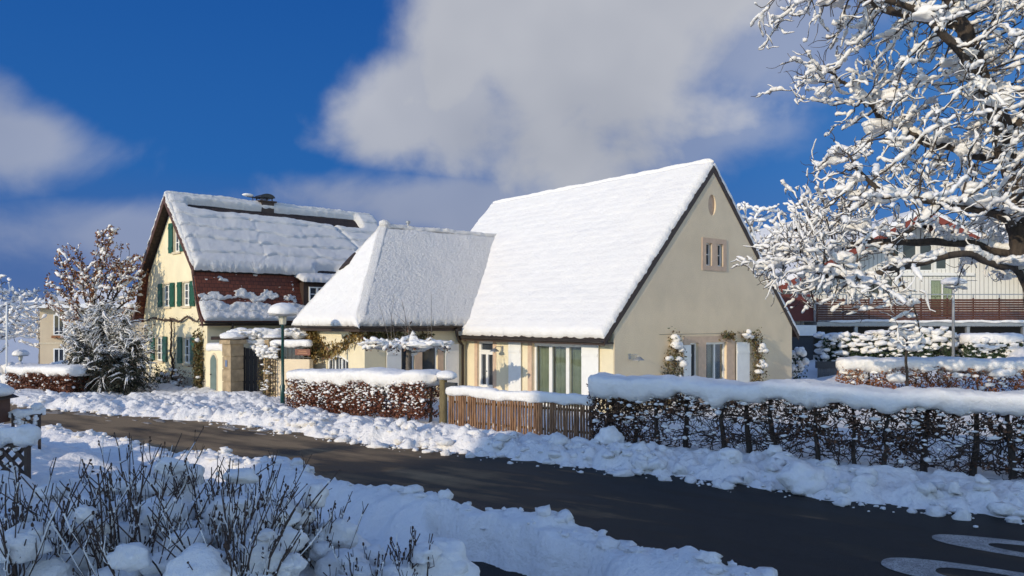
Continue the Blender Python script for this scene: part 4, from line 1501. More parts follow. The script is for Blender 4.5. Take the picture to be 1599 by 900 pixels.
sm.build('snow', M['snow'], bm_, True)


def wall_run(name, label, a, b, h, th, mat, cap=0.14, z0=-0.4):
    a, b = np.array(a, float), np.array(b, float)
    L = np.linalg.norm(b - a)
    t = thing(name, label, 'wall', (a[0], a[1], 0), math.atan2(b[1] - a[1], b[0] - a[0]))
    MB().box(0, L, -th / 2, th / 2, z0, h).build('masonry', M[mat], t)
    if cap:
        MB().loaf([(-0.03, 0, h + cap * 0.6), (L + 0.03, 0, h + cap * 0.6)], th / 2 + 0.08, cap, 16, 0.06, 0.05, 3, 0.05).build('snow_cap', M['snow'], t, True)
    return t


t = wall_run('garden_wall', 'cream garden wall with grey green arched door beside the old house', (-11.35, 28.75), (-10.25, 27.75), 1.72, 0.22, 'cream_old')
dmb = MB().prism(archp(0.42, 0.86, -0.1, 1.52, 0.2), (0, -0.115, 0), (1, 0, 0), (0, 0, 1), (0, -0.03, 0))
do = dmb.build('door', M['door_grey_green'], t)
MB().prism(archp(0.36, 0.92, -0.1, 1.60, 0.22), (0, -0.111, 0), (1, 0, 0), (0, 0, 1), (0, -0.015, 0)).build('door_surround', M['sand'], t)
MB().box(0.48, 0.52, -0.19, -0.145, 0.78, 0.82).build('handle', M['iron'], do)
wl = wall_run('garden_wall', 'low white garden wall below the iron railing by the wing', (-8.55, 27.45), (-7.05, 27.0), 1.42, 0.25, 'cream_rough', 0)
wa = math.atan2(-0.45, 1.5)
rl = thing('iron_railing', 'black iron railing with snow on its top rail above the white garden wall', 'railing', (-8.55, 27.45, 1.42), wa)
mb = MB()
for i in range(9):
    mb.bar((0.12 + i * 0.165, 0, 0.002), (0.12 + i * 0.165, 0, 0.44), 0.022, 0.022)
mb.bar((0, 0, 0.06), (1.56, 0, 0.06), 0.02, 0.03)
mb.bar((0, 0, 0.42), (1.56, 0, 0.42), 0.02, 0.03)
mb.build('bars', M['iron'], rl)
MB().loaf([(-0.1, 0, 0.55), (1.6, 0, 0.55)], 0.16, 0.11, 16, 0.05, 0.04, 3, 0.05).build('snow_cap', M['snow'], rl, True)
sg = thing('wooden_sign', 'small red brown wooden sign hung on the iron railing', 'sign', (-7.35, 27.02, 1.56), wa)
MB().box(-0.30, 0.30, -0.03, 0, 0, 0.22).build('board', M['sign'], sg)
MB().box(-0.16, 0.16, -0.034, -0.031, 0.13, 0.16).box(-0.2, 0.2, -0.034, -0.031, 0.06, 0.09).build('lettering', m_plain('pale_sign_lettering', (0.42, 0.2, 0.1), 0.6), sg)
tl = thing('trellis', 'brown wooden trellis with snowy creeper right of the gate', 'trellis', (-8.75, 27.3, 0), wa)
mb = MB()
for i in range(5):
    mb.bar((0.0 + i * 0.1, 0, 0), (0.0 + i * 0.1, 0, 1.5), 0.02, 0.02)
for i in range(10):
    mb.bar((-0.02, -0.02, 0.2 + i * 0.14), (0.42, -0.02, 0.2 + i * 0.14), 0.02, 0.02)
mb.build('laths', M['dark_wood'], tl)
mb = MB()
c = np.stack([RNG.uniform(-0.2, 0.5, 90), RNG.normal(-0.1, 0.08, 90), 1.65 + RNG.normal(0, 0.12, 90)], -1)
c[:, 2] += 0.2 * c[:, 0]
mb.blobs(c[:70], np.stack([RNG.uniform(0.05, 0.16, 70), RNG.uniform(0.05, 0.1, 70), RNG.uniform(0.03, 0.07, 70)], -1), 2, 0.55)
mb.blobs(np.stack([RNG.uniform(-0.15, 0.3, 20), RNG.normal(-0.1, 0.06, 20), RNG.uniform(0.3, 1.3, 20)], -1), np.stack([RNG.uniform(0.03, 0.1, 20), RNG.uniform(0.03, 0.07, 20), RNG.uniform(0.02, 0.05, 20)], -1), 1, 0.5)
mb.build('snow', M['snow'], tl, True)
MB().leaves(np.stack([RNG.uniform(-0.25, 0.45, 500), RNG.normal(-0.06, 0.06, 500), RNG.uniform(0.1, 1.7, 500)], -1), RNG.uniform(0.04, 0.1, 500)).build('leaves', M['vine_green'], tl)

# ------------------------------------------------------------------ street lamps


def street_lamp(label, loc, group):
    t = thing('street_lamp', label, 'street lamp', loc, 0, group)
    MB().lathe([(0.075, -0.4), (0.075, 0.75), (0.05, 0.8), (0.045, 2.62), (0.06, 2.63), (0.06, 2.68)], (0, 0, 0), 14).build('post', M['lamp_green'], t, True)
    MB().lathe([(0.085, 2.68), (0.10, 2.7), (0.125, 2.9), (0.12, 2.93)], (0, 0, 0), 16).build('lantern', M['lantern'], t, True)
    cg = MB()
    for i in range(6):
        q = i * math.pi / 3
        cg.bar((0.095 * math.cos(q), 0.095 * math.sin(q), 2.67), (0.135 * math.cos(q), 0.135 * math.sin(q), 2.95), 0.014, 0.014)
    cg.lathe([(0.13, 2.93), (0.42, 2.96), (0.43, 2.985), (0.1, 3.06)], (0, 0, 0), 24)
    cg.build('lamp_hood', M['zinc'], t)
    MB().blobs([(0, 0, 3.05)], [[0.46, 0.46, 0.32]], 4, 0.09, 1.3, 0.35).build('snow_cap', M['snow'], t, True)
    return t


lamp = street_lamp('dark green street lamp with a snow cap beside the brown hedge', (-7.25, 24.3, -0.02), 'street lamps')
lamp2 = copy_tree(lamp)
lamp2.location = (-30.7, 48, -2.4)
lamp2['label'] = 'small distant street lamp with a snow cap at far left beyond the hedge'

# ------------------------------------------------------------------ hedges, fence


def pathpts(a, b, n, wob=0.0):
    t = np.linspace(0, 1, n)
    a, b = np.array(a, float), np.array(b, float)
    P = a + (b - a) * t[:, None]
    return P


def hedge(label, a, b, h, w, leafmat, nleaf, ntrunk, ntwig, cap, group, nblob=200, lsize=0.07, zmin=0.15, capw=None, blobr=(0.02, 0.06), twig='twig', name='hedge', trunk_r=0.035, capmat='snow', cover=0.0, see_through=False, gg=None, capamp=0.07, droop=0.11):
    a, b = np.array(a, float), np.array(b, float)
    L = np.linalg.norm(b - a)
    g0 = float(ground_h(np.array([a[0]]), np.array([a[1]]))[0])
    g1 = float(ground_h(np.array([b[0]]), np.array([b[1]]))[0])
    if gg:
        g0, g1 = gg
    t = thing(name, label, 'hedge', (a[0], a[1], 0), math.atan2(b[1] - a[1], b[0] - a[0]), group)

    def gz(x):
        return g0 + (g1 - g0) * x / L
    # stems
    for i in range(ntrunk):
        x = L * (i + 0.5 + RNG.uniform(-0.25, 0.25)) / ntrunk
        y = RNG.uniform(-0.08, 0.08)
        n = 9
        z = np.linspace(-0.15, h * 0.97, n)
        p = np.stack([x + np.cumsum(RNG.normal(0, 0.02, n)), y + np.cumsum(RNG.normal(0, 0.015, n)), gz(x) + z], -1)
        r = trunk_r * RNG.uniform(0.75, 1.35)
        MB().tube(p, np.linspace(r * 1.15, r * 0.55, n), 7).build('trunk', M['bark'], t, True)
    # twigs: zigzag shoots leaving the stems
    mb = MB()
    tips = []
    for grp, nn, rad, ln in ((0, ntwig // 3, 0.012, (0.35, 0.8)), (1, ntwig, 0.006, (0.15, 0.4))):
        if nn == 0:
            continue
        k = 7
        if grp == 0:
            x0 = RNG.uniform(0, L, nn)
            st = np.stack([x0, RNG.normal(0, 0.06, nn), RNG.uniform(0.05, 0.95, nn) * h], -1)
        else:
            st = tips[RNG.integers(0, len(tips), nn)]
        th = RNG.uniform(0, 2 * np.pi, nn)
        dr = np.stack([np.cos(th), np.sin(th) * 0.8, RNG.normal(0.25, 0.5, nn)], -1)
        dr /= np.linalg.norm(dr, axis=1, keepdims=True)
        P = [st]
        l = RNG.uniform(*ln, nn)[:, None] / (k - 1)
        for q in range(k - 1):
            dr = dr + RNG.normal(0, 0.38, dr.shape)
            dr /= np.linalg.norm(dr, axis=1, keepdims=True)
            P.append(P[-1] + dr * l)
        P = np.stack(P, 1)
        P[..., 0] = np.clip(P[..., 0], -0.05, L + 0.05)
        P[..., 1] = np.clip(P[..., 1], -w / 2, w / 2)
        P[..., 2] = np.clip(P[..., 2], 0.02, h * 1.05)
        if grp == 0:
            tips = P.reshape(-1, 3).copy()
        else:
            tips2 = P.reshape(-1, 3).copy()
        P = P.copy()
        P[..., 2] += gz(P[..., 0])
        mb.tubes(P, np.linspace(rad, rad * 0.45, k)[None, :] * RNG.uniform(0.7, 1.3, (nn, 1)), 4)
    if ntwig:
        mb.build('twigs', M[twig], t)
    # leaves
    if nleaf:
        n = nleaf
        c = np.stack([RNG.uniform(-0.02, L + 0.02, n), RNG.uniform(-w / 2, w / 2, n), RNG.uniform(zmin, h, n)], -1)
        sh = RNG.random(n) < 0.55
        c[sh, 1] = np.sign(c[sh, 1]) * w / 2 * RNG.uniform(0.75, 1.06, sh.sum())
        cl_ = fbm(c * 2.4 + 3, 3)
        if see_through:
            i = RNG.integers(0, len(tips2), n)
            c = tips2[i] + RNG.normal(0, 0.035, (n, 3))
            c = c[c[:, 2] > zmin]
            cl_ = fbm(c * 1.7 + 3, 3) + 0.30 * (c[:, 2] / h - 0.6)
            c = c[cl_ > 0.42]
        else:
            c = c[cl_ > 0.36]
        c[:, 2] += gz(c[:, 0])
        MB().leaves(c, RNG.uniform(lsize * 0.6, lsize * 1.3, len(c)), 0.62, 0.3).build('leaves', M[leafmat], t)
    # snow caught among the twigs
    if nblob:
        n = nblob
        c = np.stack([RNG.uniform(0, L, n), RNG.uniform(-w / 2, w / 2, n), h * (0.12 + 0.86 * RNG.random(n) ** 0.6)], -1)
        sh = RNG.random(n) < 0.75
        c[sh, 1] = -w / 2 * RNG.uniform(0.8, 1.1, sh.sum())
        c[:, 2] += gz(c[:, 0])
        r = RNG.uniform(*blobr, n) * RNG.choice([0.7, 1.0, 1.5], n, p=[0.5, 0.35, 0.15])
        mb = MB().blobs(c, np.stack([r * RNG.uniform(1, 2.0, n), r, r * RNG.uniform(0.5, 0.9, n)], -1), 1, 0.5)
        if cover > 0:
            m_ = int(cover)
            c = np.stack([RNG.uniform(0, L, m_), RNG.uniform(-w * 0.6, w * 0.45, m_), h * RNG.uniform(0.55, 1.08, m_)], -1)
            c[:, 2] += gz(c[:, 0])
            r = RNG.uniform(0.06, 0.19, m_)
            mb.blobs(c, np.stack([r * RNG.uniform(0.9, 1.9, m_), r, r * RNG.uniform(0.45, 0.9, m_)], -1), 2, 0.5)
        mb.build('snow_clumps', M['snow'], t, True)
    if cap:
        n = max(4, int(L / 0.6))
        xs = np.linspace(-0.12, L + 0.10, n)
        pth = np.stack([xs, RNG.normal(0, 0.015, n), gz(xs) + h + cap * 0.72 + RNG.normal(0, 0.012, n)], -1)
        MB().loaf(pth, capw or (w / 2 + 0.07), cap, 26, 0.06, capamp, 1.9, droop, endr=0.22).build('snow_cap', M[capmat], t, True)
    return t


hedge('dense brown beech hedge with thick snow cap beside the street lamp', (-6.55, 23.35), (-1.98, 19.42), 1.02, 0.75, 'beech_red', 17000, 8, 500, 0.16, 'beech hedges', 1100, 0.075, 0.05, None, (0.012, 0.04), gg=(0.02, 0.26))
h2 = hedge('long thin see through hedge with bare stems and a thick snow roll along the road', (1.80, 16.75), (13.2, 10.05), 1.22, 0.55, 'beech_brown', 15000, 22, 3600, 0.155, 'beech hedges', 900, 0.075, 0.12, 0.44, (0.014, 0.042), trunk_r=0.05, see_through=True, gg=(0.12, 0.12), capamp=0.085, droop=0.14)
# denser first stretch of that hedge
xs = RNG.uniform(-0.05, 1.7, 5200)
c = np.stack([xs, RNG.uniform(-0.3, 0.3, 5200), RNG.uniform(0.1, 1.28, 5200)], -1)
c = c[(RNG.random(5200) > xs / 1.9)]
MB().leaves(c + [0, 0, 0.1], RNG.uniform(0.04, 0.085, len(c)), 0.62, 0.3).build('dense_leaves', M['beech_brown'], h2)
hedge('brown leaved garden hedge buried in snow behind the long roadside hedge', (10.45, 24.5), (20.5, 22.6), 1.06, 0.9, 'beech_orange', 11500, 6, 300, 0.15, 'beech hedges', 240, 0.085, 0.1, 0.52, (0.02, 0.07), cover=70, gg=(0.3, 0.36), droop=0.14)
hedge('low brown beech hedge under smooth snow at far left of the road', (-18.6, 29.2), (-15.35, 27.6), 0.78, 1.2, 'beech_red', 9000, 5, 200, 0.16, 'beech hedges', 90, 0.09, 0.05)
hedge('dark green evergreen hedge loaded with snow below the balcony', (12.9, 32.2), (18.2, 32.0), 1.5, 1.0, 'green', 9500, 5, 0, 0, 'evergreen hedges', 200, 0.12, 0.2, None, (0.05, 0.12), cover=420)
hedge('short evergreen hedge under a smooth snow cap right of the light pole', (18.5, 31.6), (20.6, 31.4), 1.1, 1.1, 'green', 5000, 3, 0, 0.2, 'evergreen hedges', 60, 0.12, 0.2, None, (0.05, 0.10), cover=50)

# picket fence of hazel sticks
fa_, fb_ = np.array([-1.58, 19.05]), np.array([1.82, 16.85])
FLn = np.linalg.norm(fb_ - fa_)
fence = thing('picket_fence', 'rustic fence of brown hazel sticks with snow on top', 'fence', (fa_[0], fa_[1], 0), math.atan2(*(fb_ - fa_)[::-1]))
npk = 56
for i in range(npk):
    x = 0.06 + (FLn - 0.1) * i / (npk - 1) + RNG.uniform(-0.008, 0.008)
    n = 6
    z = np.linspace(0.02, 0.98 + RNG.uniform(-0.05, 0.05), n)
    r = RNG.uniform(0.021, 0.032)
    p = np.stack([x + RNG.normal(0, 0.010) * z + RNG.normal(0, 0.004, n), np.full(n, -0.03) + RNG.normal(0, 0.006), z], -1)
    MB().tube(p, r * RNG.uniform(0.9, 1.1, n), 8).build('picket', M['hazel'], fence, True)
for z in (0.3, 0.78):
    MB().tube([(0, 0.02, z), (FLn, 0.02, z + 0.01)], 0.028, 8).build('rail', M['post_bark'], fence, True)
MB().loaf([(-0.06, -0.02, 1.07), (FLn * 0.35, -0.02, 1.06), (FLn * 0.37, -0.02, 1.04), (FLn * 0.7, -0.02, 1.05), (FLn + 0.05, -0.02, 1.04)], 0.13, 0.105, 20, 0.05, 0.04, 3, 0.04).build('snow_cap', M['snow'], fence, True)
pc = np.stack([RNG.uniform(0.1, FLn, 90), RNG.uniform(-0.06, 0.0, 90), RNG.uniform(0.05, 0.5, 90) ** 1.2], -1)
MB().blobs(pc, np.stack([RNG.uniform(0.008, 0.02, 90), RNG.uniform(0.01, 0.02, 90), RNG.uniform(0.02, 0.06, 90)], -1), 1, 0.3).build('snow_clumps', M['snow'], fence, True)
gp = thing('fence_post', 'stout mossy wooden post with snow cap between hedge and stick fence', 'post', (-1.72, 19.2, 0), -0.57)
mb = MB().tube([(0, 0, -0.2), (0.005, 0, 0.5), (0, 0.005, 1.30)], [0.105, 0.10, 0.095], 12)
mb.build('trunk', M['post_bark'], gp, True)
MB().box(0.11, 0.43, -0.08, 0.03, 0.95, 1.25).build('letter_box', M['iron'], gp)
MB().blobs([(0.12, 0, 1.40)], [[0.30, 0.24, 0.15]], 3, 0.15, 1.4, 0.6).build('snow_cap', M['snow'], gp, True)

# ------------------------------------------------------------------ trees


def skeleton(nodes, par, tip, ex=2.2, rmax=None):
    n = len(nodes)
    r = np.zeros(n)
    kids = [[] for _ in range(n)]
    for i in range(n - 1, -1, -1):
        if not kids[i]:
            r[i] = tip
        else:
            r[i] = sum(r[k] ** ex for k in kids[i]) ** (1 / ex)
        if par[i] >= 0:
            kids[par[i]].append(i)
    if rmax:
        r = np.minimum(r, rmax)
    chains = []
    stack = [(0, [])]
    while stack:
        i, pre = stack.pop()
        ch = list(pre)
        while True:
            ch.append(i)
            if not kids[i]:
                break
            ks = sorted(kids[i], key=lambda k: -r[k])
            for k in ks[1:]:
                stack.append((k, [i]))
            i = ks[0]
        if len(ch) > 1:
            chains.append(ch)
    return r, chains


def smooth_chain(P, it=2):
    P = P.copy()
    for _ in range(it):
        if len(P) > 2:
            P[1:-1] = 0.25 * P[:-2] + 0.5 * P[1:-1] + 0.25 * P[2:]
    return P


def tree_parts(t, nodes, par, origin, tip, bark, snow_k, rmax=None, ks=5, snow_min=0.03, snow_max=0.11, gap=0.36, snow_res=0.07, leaf=None, nleaf=0, lsize=0.08, wob=0.03, min_snow_r=0.0, trunk_first=True):
    r, chains = skeleton(nodes, par, tip, rmax=rmax)
    br, tk, sn = MB(), MB(), MB()
    tips = []
    for ci, ch in enumerate(chains):
        P = nodes[ch] - origin
        R = r[ch].copy()
        if len(ch) > 1 and ci > 0:
            R[0] = min(R[0], R[1] * 1.15)
        P = smooth_chain(P, 2)
        P[1:] += (vnoise(np.stack([P[1:] * 2.1 + 3.3 * k for k in range(3)], 0)).T - 0.5) * wob * 2
        (tk if ci == 0 else br).tube(P, R, 9 if ci == 0 else ks)
        if len(ch) > 2:
            tips.append(P[len(P) // 2:])
        # snow on the upper side
        seg = np.linalg.norm(np.diff(P, axis=0), axis=1)
        s = np.concatenate([[0], np.cumsum(seg)])
        m_ = max(4, int(s[-1] / snow_res))
        q = np.linspace(0, s[-1], m_)
        Q = np.stack([np.interp(q, s, P[:, i]) for i in range(3)], -1)
        rr_ = np.interp(q, s, R)
        T = np.gradient(Q, axis=0)
        T /= np.linalg.norm(T, axis=1, keepdims=True) + 1e-9
        hor = np.sqrt(np.clip(1 - T[:, 2] ** 2, 0, 1))
        nb = fbm(Q * 2.3 + 50, 2)
        fine = 0.6 * fbm(Q * 5 + 20, 2) + 0.4 * vnoise(Q * 14 + 7)
        k = sst(nb, gap - 0.06, gap + 0.12) * sst(hor, 0.30, 0.75)
        rs = np.clip(snow_k * (rr_ * 0.7 + snow_min) * np.clip(-0.1 + 2.2 * fine, 0.25, 2), 0, snow_max) * k
        rs[0] = min(rs[0], 0.01)
        rs[-1] *= 0.5
        rs = np.maximum(rs, 0.0015)
        C_ = Q + np.array([0, 0, 1.0]) * (rr_ * 0.6 + rs * 0.55)[:, None] + RNG.normal(0, 0.12, (m_, 3)) * rs[:, None]
        sn.tube(C_, rs, 6, True, 0.85)
    for arr in sn.v:
        arr += np.stack([vnoise(arr * 13 + 5.1 * k) - 0.5 for k in range(3)], -1) * 0.035
    tk.build('trunk', M[bark], t, True)
    br.build('branches', M[bark], t, True)
    sn.build('snow', M['snow_tree'], t, True)
    if nleaf:
        Q = np.concatenate(tips)
        c = Q[RNG.integers(0, len(Q), nleaf)] + RNG.normal(0, 0.05, (nleaf, 3))
        MB().leaves(c, RNG.uniform(lsize * 0.6, lsize * 1.3, nleaf), 0.6, 0.6).build('leaves', M[leaf], t)
    return r, chains


def px(u, v, Yd):
    return np.array([(u - 800) / 1200 * Yd, Yd, CAM_Z - (v - 500) / 1200 * Yd])


def in_poly(p, poly):
    x, y = p[:, 0], p[:, 1]
    c = np.zeros(len(p), bool)
    n = len(poly)
    for i in range(n):
        (x1, y1), (x2, y2) = poly[i], poly[(i + 1) % n]
        c ^= ((y1 > y) != (y2 > y)) & (x < (x2 - x1) * (y - y1) / (y2 - y1 + 1e-12) + x1)
    return c


# the big tree: crown outline in metres (x, z) about its plane, with real depth
TY = 15.6
outl = [(1205, -30), (1255, 62), (1275, 110), (1335, 122), (1365, 175), (1350, 225), (1275, 240), (1272, 275), (1262, 330), (1195, 386), (1190, 405), (1225, 436), (1250, 465), (1275, 490), (1320, 500), (1345, 470), (1420, 445), (1470, 420), (1540, 432), (1600, 440), (1720, 450), (1860, 400), (1880, 0), (1780, -260), (1500, -330), (1250, -200)]
cand = np.stack([RNG.uniform(1140, 1890, 26000), RNG.uniform(-330, 520, 26000)], -1)
cand = cand[in_poly(cand, outl)]
dep = TY + RNG.normal(0, 1.35, len(cand))
pts = np.stack([(cand[:, 0] - 800) / 1200 * TY, dep, CAM_Z - (cand[:, 1] - 500) / 1200 * TY], -1)
pts = pts[(fbm(pts * 0.75 + 7, 2) > 0.38)]
pts = pts[:7000]
uu, vv = 800 + 1200 * pts[:, 0] / TY, 500 - 1200 * (pts[:, 2] - CAM_Z) / TY
pts = pts[~((uu > 1335) & (uu < 1610) & (vv > 365) & (vv < 520) & (RNG.random(len(pts)) < 0.92))]
drp = np.stack([px(1352 + 60 * q + RNG.normal(0, 14), 395 + 150 * q, TY - 0.6) for q in np.linspace(0, 1, 36)])
ex_ = np.stack([RNG.uniform(1195, 1345, 1600), RNG.uniform(290, 480, 1600)], -1)
ex_ = ex_[in_poly(ex_, outl)][:750]
pts = np.concatenate([pts, np.stack([(ex_[:, 0] - 800) / 1200 * TY, TY + RNG.normal(0, 1.1, len(ex_)), CAM_Z - (ex_[:, 1] - 500) / 1200 * TY], -1)])
fr_t = np.stack([RNG.uniform(1440, 1640, 500), RNG.uniform(20, 340, 500)], -1)
pts = np.concatenate([pts, np.stack([(fr_t[:, 0] - 800) / 1200 * TY, TY - RNG.uniform(0.8, 2.0, 500), CAM_Z - (fr_t[:, 1] - 500) / 1200 * TY], -1)])
pts = np.concatenate([pts, drp])
base = np.array([11.1, TY, 0.2])
P_ = lambda u, v, d=0.0: px(u, v, TY) + np.array([0, d, 0])
trk = [base, base + [-0.05, 0, 0.9], P_(1638, 520), P_(1612, 460), P_(1596, 400), P_(1586, 350), P_(1580, 300), P_(1578, 250), P_(1566, 200), P_(1548, 150), P_(1525, 95), P_(1500, 40), P_(1480, -15), P_(1470, -70), P_(1460, -130)]


def refine(pl, step):
    pl = np.array(pl)
    s = np.concatenate([[0], np.cumsum(np.linalg.norm(np.diff(pl, axis=0), axis=1))])
    n = int(s[-1] / step) + 2
    t = np.linspace(0, s[-1], n)
    return np.stack([np.interp(t, s, pl[:, i]) for i in range(3)], -1)


def grow_limbs(trunk, limbs, attr, step, infl, kill, iters, jit, up=0.0):
    """trunk polyline plus hand placed limbs, then growth"""
    nodes = list(refine(trunk, step))
    par = [-1] + list(range(len(nodes) - 1))
    for lb in limbs:
        q = refine(lb, step)
        d = np.linalg.norm(np.array(nodes) - q[0], axis=1)
        p = int(d.argmin())
        for x in q[1:]:
            nodes.append(x)
            par.append(p)
            p = len(nodes) - 1
    A = np.array(attr)
    nodes_a, par_a = grow2(A, nodes, par, step, infl, kill, iters, jit, up)
    return nodes_a, par_a


def grow2(A, nodes, par, step, infl, kill, iters, jit, up=0.0):
    nodes = list(nodes)
    par = list(par)
    N = np.array(nodes)
    bd = np.full(len(A), 1e9)
    bi = np.zeros(len(A), int)
    for s in range(0, len(N), 200):
        D = np.linalg.norm(A[:, None] - N[None, s:s + 200], axis=2)
        m_ = D.min(1)
        am = D.argmin(1) + s
        u_ = m_ < bd
        bd = np.where(u_, m_, bd)
        bi = np.where(u_, am, bi)
    cnt = {}
    for it in range(iters):
        act = (bd > kill) & (bd < infl)
        if not act.any():
            break
        ids = bi[act]
        vec = A[act] - np.array(nodes)[ids]
        vec /= np.linalg.norm(vec, axis=1, keepdims=True) + 1e-9
        uq, inv = np.unique(ids, return_inverse=True)
        sm_ = np.zeros((len(uq), 3))
        np.add.at(sm_, inv, vec)
        sm_ /= np.linalg.norm(sm_, axis=1, keepdims=True) + 1e-9
        sm_ += RNG.normal(0, jit, sm_.shape) + np.array([0, 0, up])
        sm_ /= np.linalg.norm(sm_, axis=1, keepdims=True) + 1e-9
        new = []
        for u_, d_ in zip(uq, sm_):
            cnt[u_] = cnt.get(u_, 0) + 1
            if cnt[u_] > 3:
                continue
            new.append(nodes[u_] + d_ * step)
            par.append(int(u_))
        if not new:
            break
        b0 = len(nodes)
        nodes += new
        Nn = np.array(new)
        D = np.linalg.norm(A[:, None] - Nn[None], axis=2)
        m_ = D.min(1)
        am = D.argmin(1) + b0
        u_ = m_ < bd
        bd = np.where(u_, m_, bd)
        bi = np.where(u_, am, bi)
    return np.array(nodes), np.array(par)


limbs = [
    [P_(1586, 350), P_(1540, 345, -0.5), P_(1486, 336, -0.9), P_(1400, 332, -1.1), P_(1330, 317, -1.2), P_(1296, 285, -1.2), P_(1280, 261, -1.2), P_(1264, 243, -1.2)],
    [P_(1596, 400), P_(1560, 380, 0.5), P_(1490, 370, 0.9), P_(1420, 372, 1.1), P_(1330, 380, 1.3), P_(1270, 385, 1.2)],
    [P_(1420, 345, -1.0), P_(1370, 375, -1.0), P_(1352, 392, -0.9), P_(1372, 440, -0.9), P_(1400, 490, -0.8), P_(1412, 530, -0.8)],
    [P_(1578, 250), P_(1540, 230, 0.6), P_(1480, 200, 1.0), P_(1420, 160, 1.2), P_(1380, 120, 1.2)],
    [P_(1548, 150), P_(1500, 150, -0.7), P_(1440, 110, -1.2), P_(1380, 60, -1.3), P_(1310, 30, -1.3), P_(1260, 12, -1.2)],
    [P_(1580, 300), P_(1640, 260, 0.2), P_(1720, 200, 0.2), P_(1800, 150, 0.2)],
    [P_(1570, 220), P_(1640, 120, -0.5), P_(1700, 20, -0.8), P_(1720, -120, -0.8)],
    [P_(1500, 40), P_(1420, 0, 0.6), P_(1330, -50, 0.8), P_(1260, -80, 0.8)],
    [P_(1604, 430), P_(1530, 420, -0.6), P_(1460, 400, -1.0), P_(1380, 420, -1.0), P_(1310, 440, -0.9), P_(1250, 430, -0.8)],
]
nodes, par = grow_limbs(trk, limbs, pts, 0.13, 1.6, 0.15, 110, 0.3)
big = thing('walnut_tree', 'large gnarled tree with snow heaped on every branch at the right edge', 'tree', tuple(base))
tree_parts(big, nodes, par, base, 0.0075, 'bark', 1.65, 0.19, 5, 0.020, 0.10, 0.37, 0.04, wob=0.08)
rk_, ch_ = skeleton(nodes, par, 0.0075, rmax=0.22)
thin = np.where((rk_ < 0.05))[0]
nt_ = 4200
i0 = RNG.choice(thin, nt_)
st_ = nodes[i0] - base
dr_ = np.where((par[i0] >= 0)[:, None], nodes[i0] - nodes[np.maximum(par[i0], 0)], 0)
dr_ = dr_ / (np.linalg.norm(dr_, axis=1, keepdims=True) + 1e-6) + RNG.normal(0, 0.75, (nt_, 3))
Pt = [st_]
ln_ = RNG.uniform(0.15, 0.55, (nt_, 1)) / 5
for q_ in range(5):
    dr_ = dr_ / (np.linalg.norm(dr_, axis=1, keepdims=True) + 1e-6) + RNG.normal(0, 0.33, (nt_, 3)) + np.array([0, 0, 0.05])
    Pt.append(Pt[-1] + dr_ / np.linalg.norm(dr_, axis=1, keepdims=True) * ln_)
Pt = np.stack(Pt, 1)
tag(MB().tubes(Pt, np.linspace(0.0085, 0.0045, 6)[None] * RNG.uniform(0.75, 1.25, (nt_, 1)), 4).build('twigs', M['bark_brown'], big), kind='stuff')
sn = MB()
sel_ = RNG.random(nt_) < 0.5
rs_ = np.array([0.4, 0.9, 1.1, 1.0, 0.8, 0.35])[None] * RNG.uniform(0.006, 0.03, (int(sel_.sum()), 1)) * RNG.uniform(0.5, 1.4, (int(sel_.sum()), 6))
sn.tubes(Pt[sel_] + np.array([0, 0, 1.0]) * (rs_ * 0.8)[..., None], rs_, 6, True, 0.8)
nb_ = 480
i0 = RNG.choice(np.where((rk_ > 0.012) & (rk_ < 0.13))[0], nb_)
rb_ = 0.05 + 0.13 * RNG.random(nb_) ** 2.2
sn.blobs(nodes[i0] - base + np.array([0, 0, 1.0]) * (rk_[i0] + rb_ * 0.25)[:, None], np.stack([rb_ * RNG.uniform(1.0, 2.0, nb_), rb_ * RNG.uniform(0.9, 1.5, nb_), rb_ * RNG.uniform(0.5, 0.9, nb_)], -1), 3, 0.45, 1.8)
tag(sn.build('snow_clumps', M['snow_tree'], big, True), kind='stuff')
print('big tree nodes', len(nodes))


def crown_pts(n, c, r, seed, thr=0.42, fr=0.9):
    p = RNG.normal(size=(n * 4, 3))
    p /= np.linalg.norm(p, axis=1, keepdims=True)
    p *= RNG.random((n * 4, 1)) ** 0.42
    p = np.array(c) + p * np.array(r)
    p = p[fbm(p * fr + seed, 2) > thr]
    return p[:n]


def make_tree(name, label, loc, h, crown_c, crown_r, n, step, kill, tip, snow_k, group=None, bark='bark', leaf=None, nleaf=0, lsize=0.1, smin=0.03, smax=0.1, seed=1.0, infl=2.5, extra=None, trunk_h=None, wob=0.04, gap=0.33, sres=0.09, lean=(0, 0), up=0.0):
    A = crown_pts(n, crown_c, crown_r, seed)
    if extra is not None:
        A = np.concatenate([A] + [crown_pts(*e) for e in extra])
    th_ = trunk_h or h * 0.75
    tr_ = [(0, 0, -0.3), (0.03, 0.02, 0.6), (lean[0] * 0.5, lean[1] * 0.5 + 0.05, th_ * 0.5), (lean[0], lean[1], th_)]
    nodes, par = grow_limbs(tr_, [], A, step, infl, kill, 80, 0.2, up)
    t = thing(name, label, 'tree', loc, 0, group)
    tree_parts(t, nodes, par, np.zeros(3), tip, bark, snow_k, None, 5, smin, smax, gap, sres, leaf, nleaf, lsize, wob)
    return t


